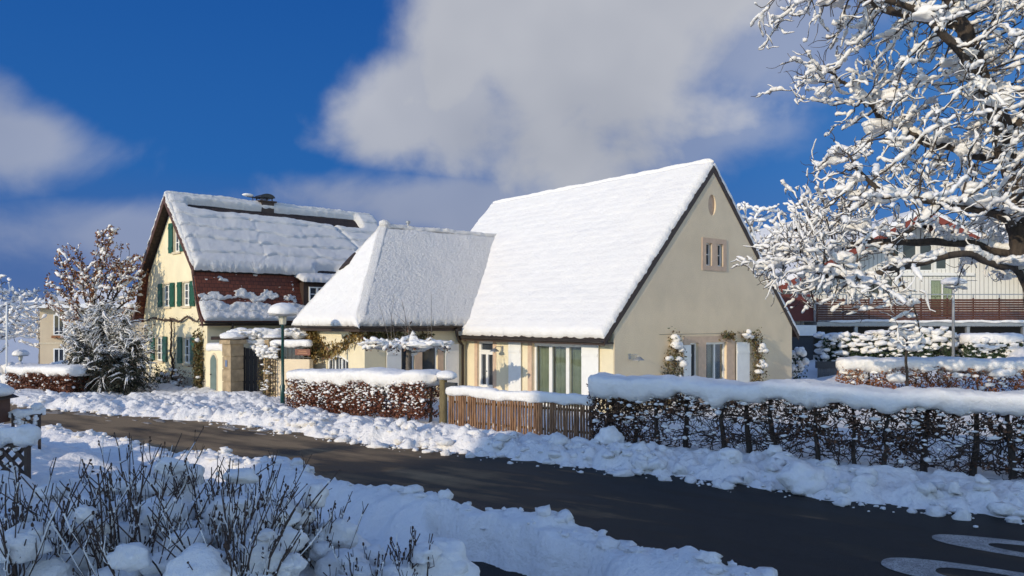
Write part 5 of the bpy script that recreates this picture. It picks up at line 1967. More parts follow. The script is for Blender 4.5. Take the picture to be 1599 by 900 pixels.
# tall tree with brown leaves left of the old house, and lower snowy shrubs
make_tree('beech_tree', 'tall slender snowy tree with red brown dry leaves behind the dark shrub', (-17.1, 31.5, 0), 6.6, (0, 0, 3.9), (2.0, 1.5, 1.6), 800, 0.13, 0.16, 0.010, 1.6, 'trees left of the old house', leaf='beech_orange', nleaf=3600, lsize=0.12, extra=[(260, (0.7, 0, 5.5), (0.8, 0.7, 1.3), 4.0, 0.3), (200, (-1.0, 0, 5.1), (0.7, 0.6, 0.9), 4.0, 0.3), (170, (1.5, 0, 4.7), (0.6, 0.8, 0.9), 4.0, 0.3)], trunk_h=2.2, up=0.35, smin=0.034, smax=0.10, sres=0.06)

# far left bare trees
tA = make_tree('snowy_tree', 'large frosted bare tree at the left edge behind the flagpole', (-30.4, 44, -2.0), 8, (0, 0, 5.2), (3.6, 3.0, 2.6), 620, 0.24, 0.26, 0.016, 1.7, 'frosted bare trees in the distance', smin=0.045, smax=0.13, seed=6, infl=3.2, trunk_h=4.5, bark='twig_grey')
for loc, sc, rz, lb in (((-34, 62, -2.6), 0.8, 2.0, 'frosted bare tree behind the distant street lamp, left of the beige villa'),
                        ((-46, 75, -2.6), 1.0, 4.0, 'frosted bare tree far off at the left edge beyond the first'),
                        ((15.5, 50, 1.0), 1.25, 1.0, 'frosted bare tree rising behind the cottage roof beside the peach house'),
                        ((22.5, 56, 1.5), 1.35, 3.3, 'frosted bare tree behind the right slope of the chalet roof'),
                        ((30.5, 52, 1.5), 1.2, 5.0, 'frosted bare tree behind the chalet near the right edge')):
    c = copy_tree(tA)
    c.location = loc
    c.scale = (sc, sc, sc)
    c.rotation_euler = (0, 0, rz)
    c['label'] = lb

# spreading conifer shrub in front of the old house
jn = thing('conifer_shrub', 'big drooping dark conifer heaped with snow left of the old house', 'shrub', (-14.95, 28.4, 0))
cen = np.array([(-1.05, 0.0, 2.5), (-0.3, 0.2, 3.3), (0.55, 0.1, 2.9), (1.1, -0.1, 2.0), (0.2, -0.6, 1.7), (-0.7, -0.5, 1.5), (0.9, -0.5, 1.1)])
ns = 900
ci = RNG.choice(len(cen), ns, p=np.array([0.15, 0.2, 0.2, 0.15, 0.12, 0.1, 0.08]))
th = RNG.uniform(0, 2 * np.pi, ns)
hh = RNG.random(ns) ** 0.8
z0 = 0.15 + (cen[ci, 2] - 0.15) * hh
reach = RNG.uniform(0.35, 0.95, ns) * (1.15 - 0.55 * hh)
k = 8
q = np.linspace(0, 1, k)
wig = np.cumsum(RNG.normal(0, 0.035, (ns, k, 3)), 1)
P = np.stack([cen[ci, 0][:, None] + np.cos(th)[:, None] * reach[:, None] * q, cen[ci, 1][:, None] + np.sin(th)[:, None] * reach[:, None] * q * 0.85, z0[:, None] + (RNG.uniform(0.2, 0.9, (ns, 1)) * q - RNG.uniform(0.3, 1.2, (ns, 1)) * q ** 2) * reach[:, None]], -1) + wig
P[..., 2] = np.maximum(P[..., 2], 0.05)
mb = MB().tubes(P, np.linspace(0.016, 0.005, k)[None].repeat(ns, 0), 4)
mb.build('branches', M['bark'], jn)
tk_ = MB()
for c0 in cen[:4]:
    tk_.tube([(c0[0] * 0.3, c0[1], -0.2), (c0[0] * 0.7, c0[1], c0[2] * 0.4), (c0[0], c0[1], c0[2])], [0.09, 0.06, 0.015], 7)
tk_.build('trunk', M['bark'], jn, True)
nl = 19000
bi_, qi = RNG.integers(0, ns, nl), RNG.uniform(0.2, 1.0, nl)
idx = qi * (k - 1)
lo = np.floor(idx).astype(int).clip(0, k - 2)
fr2 = (idx - lo)[:, None]
c = P[bi_, lo] * (1 - fr2) + P[bi_, lo + 1] * fr2
c = c + RNG.normal(0, 0.06, c.shape) * np.array([1, 1, 0.5]) - np.array([0, 0, 0.04])
keepd = (RNG.random(nl) < np.clip(1.25 - 0.36 * c[:, 2], 0.25, 1))
c = c[keepd]
MB().leaves(c, RNG.uniform(0.07, 0.17, len(c)), 0.25, 0.8).build('foliage', M['conifer'], jn)
sn = MB()
pr_ = np.clip(0.12 + 0.85 * sst(z0, 0.8, 2.3), 0, 0.97)
sel = RNG.random(ns) < pr_
Ps = P[sel][:, 1:]
rs = RNG.uniform(0.014, 0.034, (len(Ps), 1)) * np.array([0.6, 1.0, 1.1, 1.2, 1.0, 0.8, 0.3])[None] * RNG.uniform(0.35, 1.5, (len(Ps), 7))
sn.tubes(Ps + np.array([0, 0, 0.035]), rs, 6, True, 0.8)
for sg_ in (0.07, 0.12):
    side = Ps + RNG.normal(0, sg_, (len(Ps), 1, 3)) + RNG.normal(0, 0.02, Ps.shape)
    sn.tubes(side + np.array([0, 0, 0.02]), rs * RNG.uniform(0.3, 0.8, rs.shape), 5, True, 0.8)
sn.build('snow', M['snow_tree'], jn, True)

# twiggy snowy shrub climbing at the left corner of the old house
make_tree('snowy_shrub', 'fine twiggy shrub dusted with snow against the left corner of the old house', (-15.2, 30.7, 0), 3, (0, 0, 2.0), (1.0, 0.9, 1.4), 420, 0.12, 0.15, 0.008, 1.4, None, leaf='beech_brown', nleaf=500, lsize=0.08, smin=0.022, smax=0.06, seed=14, trunk_h=1.6, bark='twig_grey')['category'] = 'shrub'

# small espalier tree in front of the wing: flat snowy roof of branches
ep = (-3.1, 22.9, 0)
A = np.stack([RNG.uniform(-1.35, 1.35, 420), RNG.uniform(-0.7, 0.7, 420), 2.02 + RNG.normal(0, 0.09, 420)], -1)
nodes, par = grow_limbs([(0, 0, 0), (0.02, 0, 1.0), (0, 0.02, 1.95), (0.02, 0, 2.15), (0.05, 0, 2.7)], [], A, 0.10, 2.0, 0.12, 60, 0.25)
et = thing('plane_tree', 'small flat trained tree with a tray of snowy branches before the wing windows', 'tree', ep)
tree_parts(et, nodes, par, np.zeros(3), 0.010, 'twig_grey', 2.0, None, 5, 0.032, 0.09, 0.34, 0.05, leaf='beech_brown', nleaf=160, lsize=0.1)
n_ = 26
c = np.stack([RNG.uniform(-1.15, 1.15, n_), RNG.uniform(-0.5, 0.5, n_), 2.10 + RNG.normal(0, 0.05, n_)], -1)
MB().blobs(c, np.stack([RNG.uniform(0.14, 0.42, n_), RNG.uniform(0.12, 0.26, n_), RNG.uniform(0.05, 0.10, n_)], -1), 3, 0.5, 2.2).build('snow_clumps', M['snow_tree'], et, True)
wh = MB()
for i in range(9):
    x = RNG.uniform(-0.6, 0.7)
    hgt = RNG.uniform(0.5, 1.5)
    z = np.linspace(0, 1, 7)
    wh.tube(np.stack([x + RNG.normal(0, 0.25) * z + RNG.normal(0, 0.25) * z ** 2, RNG.normal(0, 0.2) + 0 * z, 2.1 + hgt * z], -1), np.linspace(0.010, 0.004, 7), 4)
wh.build('shoots', M['twig_grey'], et)

# young tree in the garden behind the long hedge
make_tree('young_tree', 'small bare sapling with lumps of snow behind the brown garden hedge', (11.6, 22.6, 0.2), 2.6, (0, 0, 2.0), (0.65, 0.5, 0.6), 60, 0.12, 0.15, 0.010, 2.2, None, smin=0.04, smax=0.1, seed=3, trunk_h=2.0)

# bare trees behind the viewpoint whose shade falls on the road
for i, (p, q_, sd, lb) in enumerate(((15.6, -8.0, 2.0, 'bare fruit tree by the left roadside, nearer the cream block'), (21.0, -9.5, 5.0, 'bare fruit tree by the left roadside, farther along the road'))):
    make_tree('fruit_tree', lb, (-LY * p + LX * q_, LX * p + LY * q_, 0.5), 4.2, (0, 0, 2.7), (2.5, 2.0, 1.4), 260, 0.22, 0.26, 0.018, 1.4, 'bare fruit trees at the left roadside', seed=sd, infl=3, trunk_h=2.4, smin=0.04)

# ------------------------------------------------------------------ houses in the distance
PE = LX * 17.9 - LY * 1.0               # line along which the shade ends
# unseen house behind the viewpoint, added and sized to shade the near side
nb = thing('shade_block', 'unseen cream block added behind the viewpoint to shade the street', 'house', (-LY * PE + LX * -30, LX * PE + LY * -30, 0), math.atan2(LY, LX))
nbw = MB().box(-9, 0, -26, 0, -0.5, 14.0).build('wall', M['cream'], nb)
MB().box(-9.2, 0.12, -26.2, 0.12, 14.0, 14.25).build('roof', M['zinc'], nb)
for i in range(7):
    for z in (1.0, 3.8, 6.6, 9.4, 12.0):
        w_ = MB().fbox((0, -2.2 - i * 3.4, 0), (0, 1, 0), (1, 0, 0), -0.55, 0.55, 0.004, 0.03, z, z + 1.3).build('window', M['white'], nb)
        MB().fbox((0, -2.2 - i * 3.4, 0), (0, 1, 0), (1, 0, 0), -0.48, 0.48, 0.031, 0.035, z + 0.07, z + 1.23).build('pane', M['glass'], w_)

# chalet on the right
cx, cy = 20.8, 40.0
chl = thing('chalet', 'white boarded chalet with red brown eaves and long brown balcony', 'house', (cx, cy, 0))
hw, hz, ez = 8.0, 8.05, 4.0
cwl = MB().prism([(-hw, 0), (hw + 1, 0), (hw + 1, ez - 0.5), (0, hz - 0.15), (-hw, ez)], (0, 0, 0), (1, 0, 0), (0, 0, 1), (0, 10, 0)).build('wall', M['siding'], chl)
cO, cr_, cn = (0, 0, 0), (1, 0, 0), (0, -1, 0)
ct = MB()
ct.prism([(-1.42, 5.35), (-0.62, 5.35), (-0.62, 7.2), (-1.42, 6.85)], (0, -0.1, 0), (1, 0, 0), (0, 0, 1), (0, 0.3, 0))
ct.prism([(-0.5, 5.35), (0.28, 5.35), (0.28, 7.1), (-0.5, 7.3)], (0, -0.1, 0), (1, 0, 0), (0, 0, 1), (0, 0.3, 0))
ct.prism([(0.4, 5.35), (1.1, 5.35), (1.1, 6.7), (0.4, 7.0)], (0, -0.1, 0), (1, 0, 0), (0, 0, 1), (0, 0.3, 0))
ct.prism([(1.25, 5.45), (1.85, 5.45), (1.85, 6.1), (1.25, 6.4)], (0, -0.1, 0), (1, 0, 0), (0, 0, 1), (0, 0.3, 0))
ct.box(-2.3, -0.9, -0.1, 0.2, 3.9, 5.0)
ct.box(0.95, 2.3, -0.1, 0.2, 2.9, 4.95)
ct.box(-hw + 0.6, hw + 0.6, -0.1, 1.2, 0.9, 2.45)
cut(cwl, ct)
for poly in ([(-1.42, 5.35), (-0.62, 5.35), (-0.62, 7.2), (-1.42, 6.85)], [(-0.5, 5.35), (0.28, 5.35), (0.28, 7.1), (-0.5, 7.3)], [(0.4, 5.35), (1.1, 5.35), (1.1, 6.7), (0.4, 7.0)], [(1.25, 5.45), (1.85, 5.45), (1.85, 6.1), (1.25, 6.4)]):
    w_ = MB()
    n_ = len(poly)
    cxm, czm = np.mean([p[0] for p in poly]), np.mean([p[1] for p in poly])
    inn = [(cxm + (p[0] - cxm) * 0.84, czm + (p[1] - czm) * 0.92) for p in poly]
    for i in range(n_):
        j = (i + 1) % n_
        w_.prism([poly[i], poly[j], inn[j], inn[i]], (0, 0.02, 0), (1, 0, 0), (0, 0, 1), (0, 0.08, 0))
    wo_ = w_.build('gable_window', M['white'], chl)
    MB().prism(inn, (0, 0.06, 0), (1, 0, 0), (0, 0, 1), (0, 0.01, 0)).build('pane', M['glass'], wo_)
window(chl, cO, cr_, cn, -2.3, -0.9, 3.9, 5.0, 2, 1, 0.1, 0.08)
w_ = window(chl, cO, cr_, cn, 0.95, 2.3, 2.9, 4.95, 2, 1, 0.1, 0.08, glass='clear')
curtain(w_, cO, cr_, cn, 1.0, 2.25, 2.95, 4.9, -0.17)
MB().fbox(cO, cr_, cn, -2.0, 3.2, 0.004, 0.14, 5.1, 5.26).build('ledge', M['white'], chl)
rfm = MB()
for s, e in ((-1, hw + 0.9), (1, hw + 1.6)):
    rfm.prism([(0, hz), (s * e, hz - 0.505 * e), (s * e, hz - 0.505 * e + 0.16), (0, hz + 0.18)], (0, -1.5, 0), (1, 0, 0), (0, 0, 1), (0, 12, 0))
rfm.build('roof', M['dark_wood'], chl)
fsm = MB()
for s, e in ((-1, hw + 0.9), (1, hw + 1.6)):
    fsm.prism([(0, hz - 0.12), (s * e, hz - 0.505 * e - 0.12), (s * e, hz - 0.505 * e + 0.2), (0, hz + 0.22)], (0, -1.56, 0), (1, 0, 0), (0, 0, 1), (0, 0.055, 0))
for i in range(5):
    for s in (-1, 1):
        xx = s * (0.9 + 1.6 * i)
        fsm.bar((xx, -1.5, hz - 0.505 * abs(xx) - 0.12), (xx, 0.0, hz - 0.505 * abs(xx) - 0.12), 0.14, 0.18)
fsm.build('fascia', M['red_fascia'], chl)
sm = MB()
snow_patch(sm, (-hw - 0.9, 10.5, hz - 0.505 * (hw + 0.9) + 0.17), (-hw - 0.9, -1.5, hz - 0.505 * (hw + 0.9) + 0.17), (0, -1.5, hz + 0.19), (0, 10.5, hz + 0.19), 0.3, 50, 50, 0.08, 0.05, 0.25, None, 0.03, 3, 1)
snow_patch(sm, (hw + 1.6, -1.5, hz - 0.505 * (hw + 1.6) + 0.17), (hw + 1.6, 10.5, hz - 0.505 * (hw + 1.6) + 0.17), (0, 10.5, hz + 0.19), (0, -1.5, hz + 0.19), 0.3, 50, 50, 0.08, 0.05, 0.25, None, 0.03, 3, 2)
sm.build('snow_cover', M['snow_roof'], chl, True)
bal = MB()
for i in range(9):
    z = 2.80 + i * 0.118
    bal.box(-5.6, hw + 1.2, -1.70, -1.66, z, z + 0.098)
for i in range(12):
    x = -5.6 + i * 1.3
    bal.box(x, x + 0.06, -1.655, -1.60, 2.7, 3.9)
blo = bal.build('balcony', M['balcony'], chl)
MB().box(-5.6, hw + 1.2, -1.70, -0.02, 2.50, 2.70).build('slab', M['zinc'], blo)
rl_ = MB().bar((-5.6, -1.63, 4.08), (hw + 1.2, -1.63, 4.08), 0.05, 0.05)
for i in range(12):
    x = -5.57 + i * 1.3
    rl_.bar((x, -1.63, 3.9), (x, -1.63, 4.06), 0.04, 0.04)
rl_.build('handrail', M['zinc'], blo)
MB().loaf([(-5.0, -1.72, 2.74), (8, -1.72, 2.74)], 0.08, 0.06, 12, 0.1, 0.06, 2, 0.02).build('snow_strip', M['snow'], blo, True)
for x in (-3.6, -0.8, 2.0, 4.8, 7.6):
    MB().box(x - 0.08, x + 0.08, -1.6, -1.44, 0, 2.5).build('balcony_post', M['zinc'], chl)
MB().box(-hw - 0.9, -5.65, -1.4, -0.02, 2.75, 4.1).build('side_balcony', m_plain('dull_red_boards', (0.12, 0.025, 0.02), 0.7), chl)

MB().box(-hw + 0.5, hw + 0.9, -0.03, -0.004, 0.0, 2.44).build('under_balcony_shade', M['balcony_shade'], chl)  # dark sheet across the recess, painting in the shade under the balcony

# garage in front-left of the chalet
gar = thing('garage', 'dark grey garage with a white roof edge right of the cottage', 'garage', (14.4, 37.0, 0.3), 0)
MB().box(-1.9, 0.1, 0, 2.5, -0.4, 1.75).build('wall', M['garage'], gar)
MB().box(-2.0, 0.2, -0.15, 2.6, 1.75, 2.25).build('roof_edge', M['white'], gar)
dd = MB()
for i in range(6):
    dd.box(-1.6, 0.0, -0.03 - 0.004 * (i % 2), -0.004, 0.0 + i * 0.27, 0.26 + i * 0.27)
dd.build('door', M['garage'], gar)
gf = thing('board_fence', 'grey vertical board fence with dark top between garage and garden hedge', 'fence', (12.4, 31.2, 0.3))
mb = MB()
for i in range(26):
    mb.box(i * 0.125, i * 0.125 + 0.115, -0.02, 0.006 * (i % 2), -0.3, 0.55)
mb.build('boards', M['grey_wood'], gf)
MB().box(-0.05, 3.3, -0.06, 0.1, 0.55, 0.82).build('planter', M['garage'], gf)
sb = thing('snowy_shrub', 'small dark shrub with snow clumps at the right corner of the cottage', 'shrub', (10.85, 29.6, 0.1))
n = 500
c = np.stack([RNG.normal(0, 0.22, n), RNG.normal(0, 0.2, n), RNG.uniform(0, 1.5, n)], -1)
MB().leaves(c, RNG.uniform(0.06, 0.14, n)).build('leaves', M['green'], sb)
MB().tube([(0, 0, -0.2), (0.03, 0, 0.7), (0, 0, 1.4)], [0.03, 0.02, 0.01], 6).build('stem', M['twig'], sb)
MB().blobs(np.stack([RNG.normal(0, 0.22, 40), RNG.normal(-0.1, 0.2, 40), RNG.uniform(0, 1.6, 40)], -1), RNG.uniform(0.05, 0.14, 40), 2, 0.3).build('snow', M['snow'], sb, True)

# peach house further up
ph = thing('peach_house', 'peach coloured house with snowy gable roof far behind the cottage', 'house', (22.0, 60, 0), 0.15)
pw = MB().prism([(-3.4, 0), (3.4, 0), (3.4, 8.2), (0, 9.9), (-3.4, 8.2)], (0, 0, 0), (1, 0, 0), (0, 0, 1), (0, 9, 0)).build('wall', M['peach'], ph)
for x in (-1.9, 0.8):
    for z in (6.2, 3.4):
        window(ph, (0, 0, 0), (1, 0, 0), (0, -1, 0), x, x + 1.1, z, z + 1.4, 2, 1, -0.02, 0.09)
rfm = MB()
for s in (-1, 1):
    rfm.prism([(0, 10.1), (s * 4.1, 8.0), (s * 4.1, 8.2), (0, 10.3)], (0, -1.0, 0), (1, 0, 0), (0, 0, 1), (0, 11, 0))
rfm.build('roof', M['dark_wood'], ph)
sm = MB()
snow_patch(sm, (-4.1, 10, 8.2), (-4.1, -1, 8.2), (0, -1, 10.3), (0, 10, 10.3), 0.3, 30, 20, 0.08, 0.05)
snow_patch(sm, (4.1, -1, 8.2), (4.1, 10, 8.2), (0, 10, 10.3), (0, -1, 10.3), 0.3, 30, 20, 0.08, 0.05)
sm.build('snow_cover', M['snow_roof'], ph, True)

# villa on the left
vl = thing('villa', 'beige two storey villa with low snowy hip roof behind the conifer', 'house', (-43.0, 70, -2.6), 0.3)
MB().box(0, 11, 0, 9, -0.5, 6.55).build('wall', M['beige'], vl)
MB().box(-0.06, 11.06, -0.06, 9.06, 3.2, 3.36).build('string_course', M['sand'], vl)
for i in range(4):
    for z in (0.6, 4.0):
        w_ = window(vl, (0, 0, 0), (1, 0, 0), (0, -1, 0), 1.1 + i * 2.6, 2.0 + i * 2.6, z, z + (2.2 if z < 1 else 1.9), 2, 1, -0.02, 0.1)
hr = MB()
V = [(-0.9, -0.9, 6.5), (11.9, -0.9, 6.5), (11.9, 9.9, 6.5), (-0.9, 9.9, 6.5), (4.2, 4.5, 8.3), (6.8, 4.5, 8.3)]
hr.add(V, [(0, 1, 5, 4), (1, 2, 5), (2, 3, 4, 5), (3, 0, 4), (3, 2, 1, 0)])
hr.build('roof', M['dark_wood'], vl)
V2 = [np.array(v) + [0, 0, 0.05] for v in V]
sm = MB()
snow_patch(sm, V2[0], V2[1], V2[5], V2[4], 0.35, 40, 20, 0.1, 0.05)
snow_patch(sm, V2[3], V2[0], V2[4], V2[4] + [0, 0.05, 0], 0.35, 40, 20, 0.1, 0.05)
snow_patch(sm, V2[1], V2[2], V2[5], V2[5] + [0, -0.05, 0], 0.35, 40, 20, 0.1, 0.05)
sm.build('snow_cover', M['snow_roof'], vl, True)
fb = MB().box(1.0, 2.1, -0.35, -0.02, 3.75, 3.98).build('flower_box', M['beech_orange'], vl)
MB().box(3.6, 4.7, -0.35, -0.02, 3.75, 3.98).build('flower_box', M['beech_orange'], vl)

fp = thing('flagpole', 'thin white flagpole at the far left edge', 'flagpole', (-26.3, 40, -2.2))
MB().lathe([(0.05, 0), (0.04, 5.7), (0.03, 5.75)], (0, 0, 0), 10).build('pole', M['white'], fp, True)
MB().blobs([(0, 0, 5.8)], [0.06], 1, 0).build('finial', M['white'], fp, True)
lp = thing('light_pole', 'slim grey light pole with snow on its lamp in front of the chalet', 'street lamp', (17.8, 31.0, 0.5))
MB().lathe([(0.06, 0), (0.05, 3.5), (0.04, 3.55)], (0, 0, 0), 10).build('post', M['zinc'], lp, True)
MB().lathe([(0.08, 3.55), (0.34, 3.62), (0.34, 3.68), (0.1, 3.72)], (0, 0, 0), 16).build('lamp_hood', M['zinc'], lp)
MB().blobs([(0, 0, 3.8)], [[0.48, 0.45, 0.22]], 3, 0.15, 1.4, 0.4).build('snow_cap', M['snow'], lp, True)

hp = MB().blobs([(22.2, 30.2, 0.6)], [[2.6, 2.2, 1.62]], 4, 0.10, 1.0)
tag(hp.build('snow_heap', M['snow'], None, True), 'tall smooth heap of snow behind the garden hedge at the right edge', 'snow heap')

# far snowy shrubs at the left, hills and woods
fs_ = [(-29.5, 46, 1.5, 'rounded snow covered bush left of the far street lamp'), (-27.2, 47, 1.3, 'rounded snow covered bush between the far street lamp and the conifer'), (-25.0, 40, 0.9, 'low snow covered bush behind the far hedge')]
for x, y, s, lb in fs_:
    g = float(ground_h(np.array([x]), np.array([y]))[0])
    t = thing('snowy_bush', lb, 'bush', (x, y, g), 0, 'snow covered bushes at the far left')
    n = 700
    p = RNG.normal(size=(n, 3))
    p /= np.linalg.norm(p, axis=1, keepdims=True)
    p = p * np.array([1.4, 1.1, 0.9]) * s * RNG.uniform(0.6, 1.0, (n, 1)) + [0, 0, 0.5 * s]
    MB().leaves(p, RNG.uniform(0.15, 0.3, n)).build('leaves', M['conifer'], t)
    p = RNG.normal(size=(160, 3))
    p /= np.linalg.norm(p, axis=1, keepdims=True)
    p[:, 2] = np.abs(p[:, 2])
    MB().blobs(p * np.array([1.4, 1.1, 1.0]) * s * 0.95 + [0, 0, 0.5 * s], RNG.uniform(0.12, 0.34, 160) * s, 1, 0.3).build('snow', M['snow'], t, True)

M['far_wood'] = m_leaf('far_frosted_wood', [(0.12, 0.14, 0.17), (0.30, 0.33, 0.37), (0.55, 0.57, 0.60), (0.16, 0.18, 0.21)])
hx, hy = np.meshgrid(np.linspace(10, 330, 80), np.linspace(150, 330, 50))
hzz = 34 * sst(hx, 15, 190) * sst(hy, 150, 250) * (0.8 + 0.5 * n2(hx, hy, 0.02)) - 1.5
tag(MB().grid(np.stack([hx, hy, hzz], -1)).build('wooded_hill', M['snow_ground'], smooth=True), 'snowy hill behind the houses on the right', kind='structure')
n = 2600
wx, wy = RNG.uniform(30, 300, n), RNG.uniform(170, 300, n)
wz_ = 34 * sst(wx, 15, 190) * sst(wy, 150, 250) * (0.8 + 0.5 * n2(wx, wy, 0.02)) - 1.5
mb = MB()
for k in range(10):
    mb.leaves(np.stack([wx + RNG.normal(0, 1.6, n), wy + RNG.normal(0, 1.6, n), wz_ + RNG.uniform(0.5, 8, n)], -1), RNG.uniform(0.8, 2.4, n), 0.6)
tag(mb.build('far_wood', M['far_wood']), 'frosted wood on the hill behind the houses', 'wood', None, 'stuff')
hx, hy = np.meshgrid(np.linspace(-420, -60, 70), np.linspace(200, 420, 40))
hzz = 16 * sst(-hx, 60, 240) * sst(hy, 200, 330) * (0.7 + 0.6 * n2(hx, hy, 0.015)) - 4
tag(MB().grid(np.stack([hx, hy, hzz], -1)).build('distant_hill', M['snow_ground'], smooth=True), 'pale snowy hill far off on the left', kind='structure')
n = 700
wx, wy = RNG.uniform(-380, -90, n), RNG.uniform(230, 380, n)
wz_ = 16 * sst(-wx, 60, 240) * sst(wy, 200, 330) * (0.7 + 0.6 * n2(wx, wy, 0.015)) - 4
mb = MB()
for k in range(7):
    mb.leaves(np.stack([wx + RNG.normal(0, 2, n), wy + RNG.normal(0, 2, n), wz_ + RNG.uniform(0.5, 7, n)], -1), RNG.uniform(1, 2.6, n), 0.6)
tag(mb.build('far_wood', M['far_wood']), 'frosted trees on the far left hill', 'wood', None, 'stuff')

# ------------------------------------------------------------------ the near garden: lattice, letter box, shrubs


def lattice(label, loc, rz, L, h, k_=1.0):
    t = thing('lattice_fence', label, 'fence', loc, rz, 'low lattice fences')
    mb = MB()
    k = int(L / 0.17)
    for s in (-1, 1):
        for i in range(-int(h / 0.17) - 1, k + int(h / 0.17) + 1):
            x0 = i * 0.17
            x1 = x0 + s * h
            # clip to panel
            zz = [0, h]
            pts_ = []
            for x, z in ((x0, 0.0), (x1, h)):
                pts_.append([x, z])
            (xa, za), (xb, zb) = pts_
            for p in (pts_[0], pts_[1]):
                pass
            t0, t1 = 0.0, 1.0
            dx = xb - xa
            for lim, sg_ in ((0, 1), (L, -1)):
                f0, f1 = sg_ * (xa - lim), sg_ * (xb - lim)
                if f0 < 0 and f1 < 0:
                    t0, t1 = 1, 0
                elif f0 < 0:
                    t0 = max(t0, f0 / (f0 - f1))
                elif f1 < 0:
                    t1 = min(t1, f0 / (f0 - f1))
            if t1 - t0 > 0.05:
                y = 0.012 * s
                mb.bar((xa + dx * t0, y, h * t0), (xa + dx * t1, y, h * t1), 0.02, 0.042)
    mb.build('laths', M['dark_wood'], t)
    MB().box(-0.05, L + 0.05, -0.03, 0.03, h, h + 0.05).build('rail', M['dark_wood'], t)
    for x in (-0.03, L + 0.01):
        MB().box(x - 0.022, x + 0.022, -0.03, 0.03, -0.3, h + 0.052).build('post', M['dark_wood'], t)
    sm = MB().loaf([(-0.1, 0, h + 0.13 * k_), (L * 0.6, 0, h + 0.14 * k_), (L + 0.1, 0, h + 0.17 * k_)], 0.12 * k_, 0.085 * k_, 18, 0.05, 0.06, 4, 0.09)
    sm.blobs([(L - 0.02, 0, h + 0.13)], [[0.17 * k_, 0.15 * k_, 0.13 * k_]], 3, 0.3)
    n = 50
    sm.blobs(np.stack([RNG.uniform(0, L, n), RNG.uniform(-0.05, 0.02, n), RNG.uniform(0, h, n)], -1), RNG.uniform(0.015, 0.045, n), 1, 0.3)
    sm.build('snow_cap', M['snow'], t, True)
    return t


lattice('dark lattice fence with snow roll in the left foreground', (-7.45, 9.3, 0.80), -0.12, 1.72, 0.50)
lattice('small dark lattice panel beside the white post of the letter box', (-7.95, 12.3, 0.86), 0.5, 0.32, 0.40, 0.55)
lb = thing('letter_box', 'wooden box with snowy roof on a white post at the left edge', 'letter box', (-8.2, 12.1, 0.46))
MB().box(-0.08, 0.08, -0.08, 0.08, 0, 0.72).build('post', M['white'], lb)
MB().box(-0.30, 0.17, -0.2, 0.2, 0.72, 1.10).build('box', M['brown_board'], lb)
MB().box(-0.22, 0.10, -0.205, -0.201, 0.78, 1.04).build('front_panel', M['iron'], lb)
MB().prism([(-0.4, 1.10), (0.27, 1.10), (-0.06, 1.26)], (0, -0.28, 0), (1, 0, 0), (0, 0, 1), (0, 0.56, 0)).build('roof', M['dark_wood'], lb)
MB().blobs([(-0.06, 0, 1.2)], [[0.36, 0.36, 0.17]], 3, 0.12, 1.3, 0.5).build('snow_cap', M['snow'], lb, True)


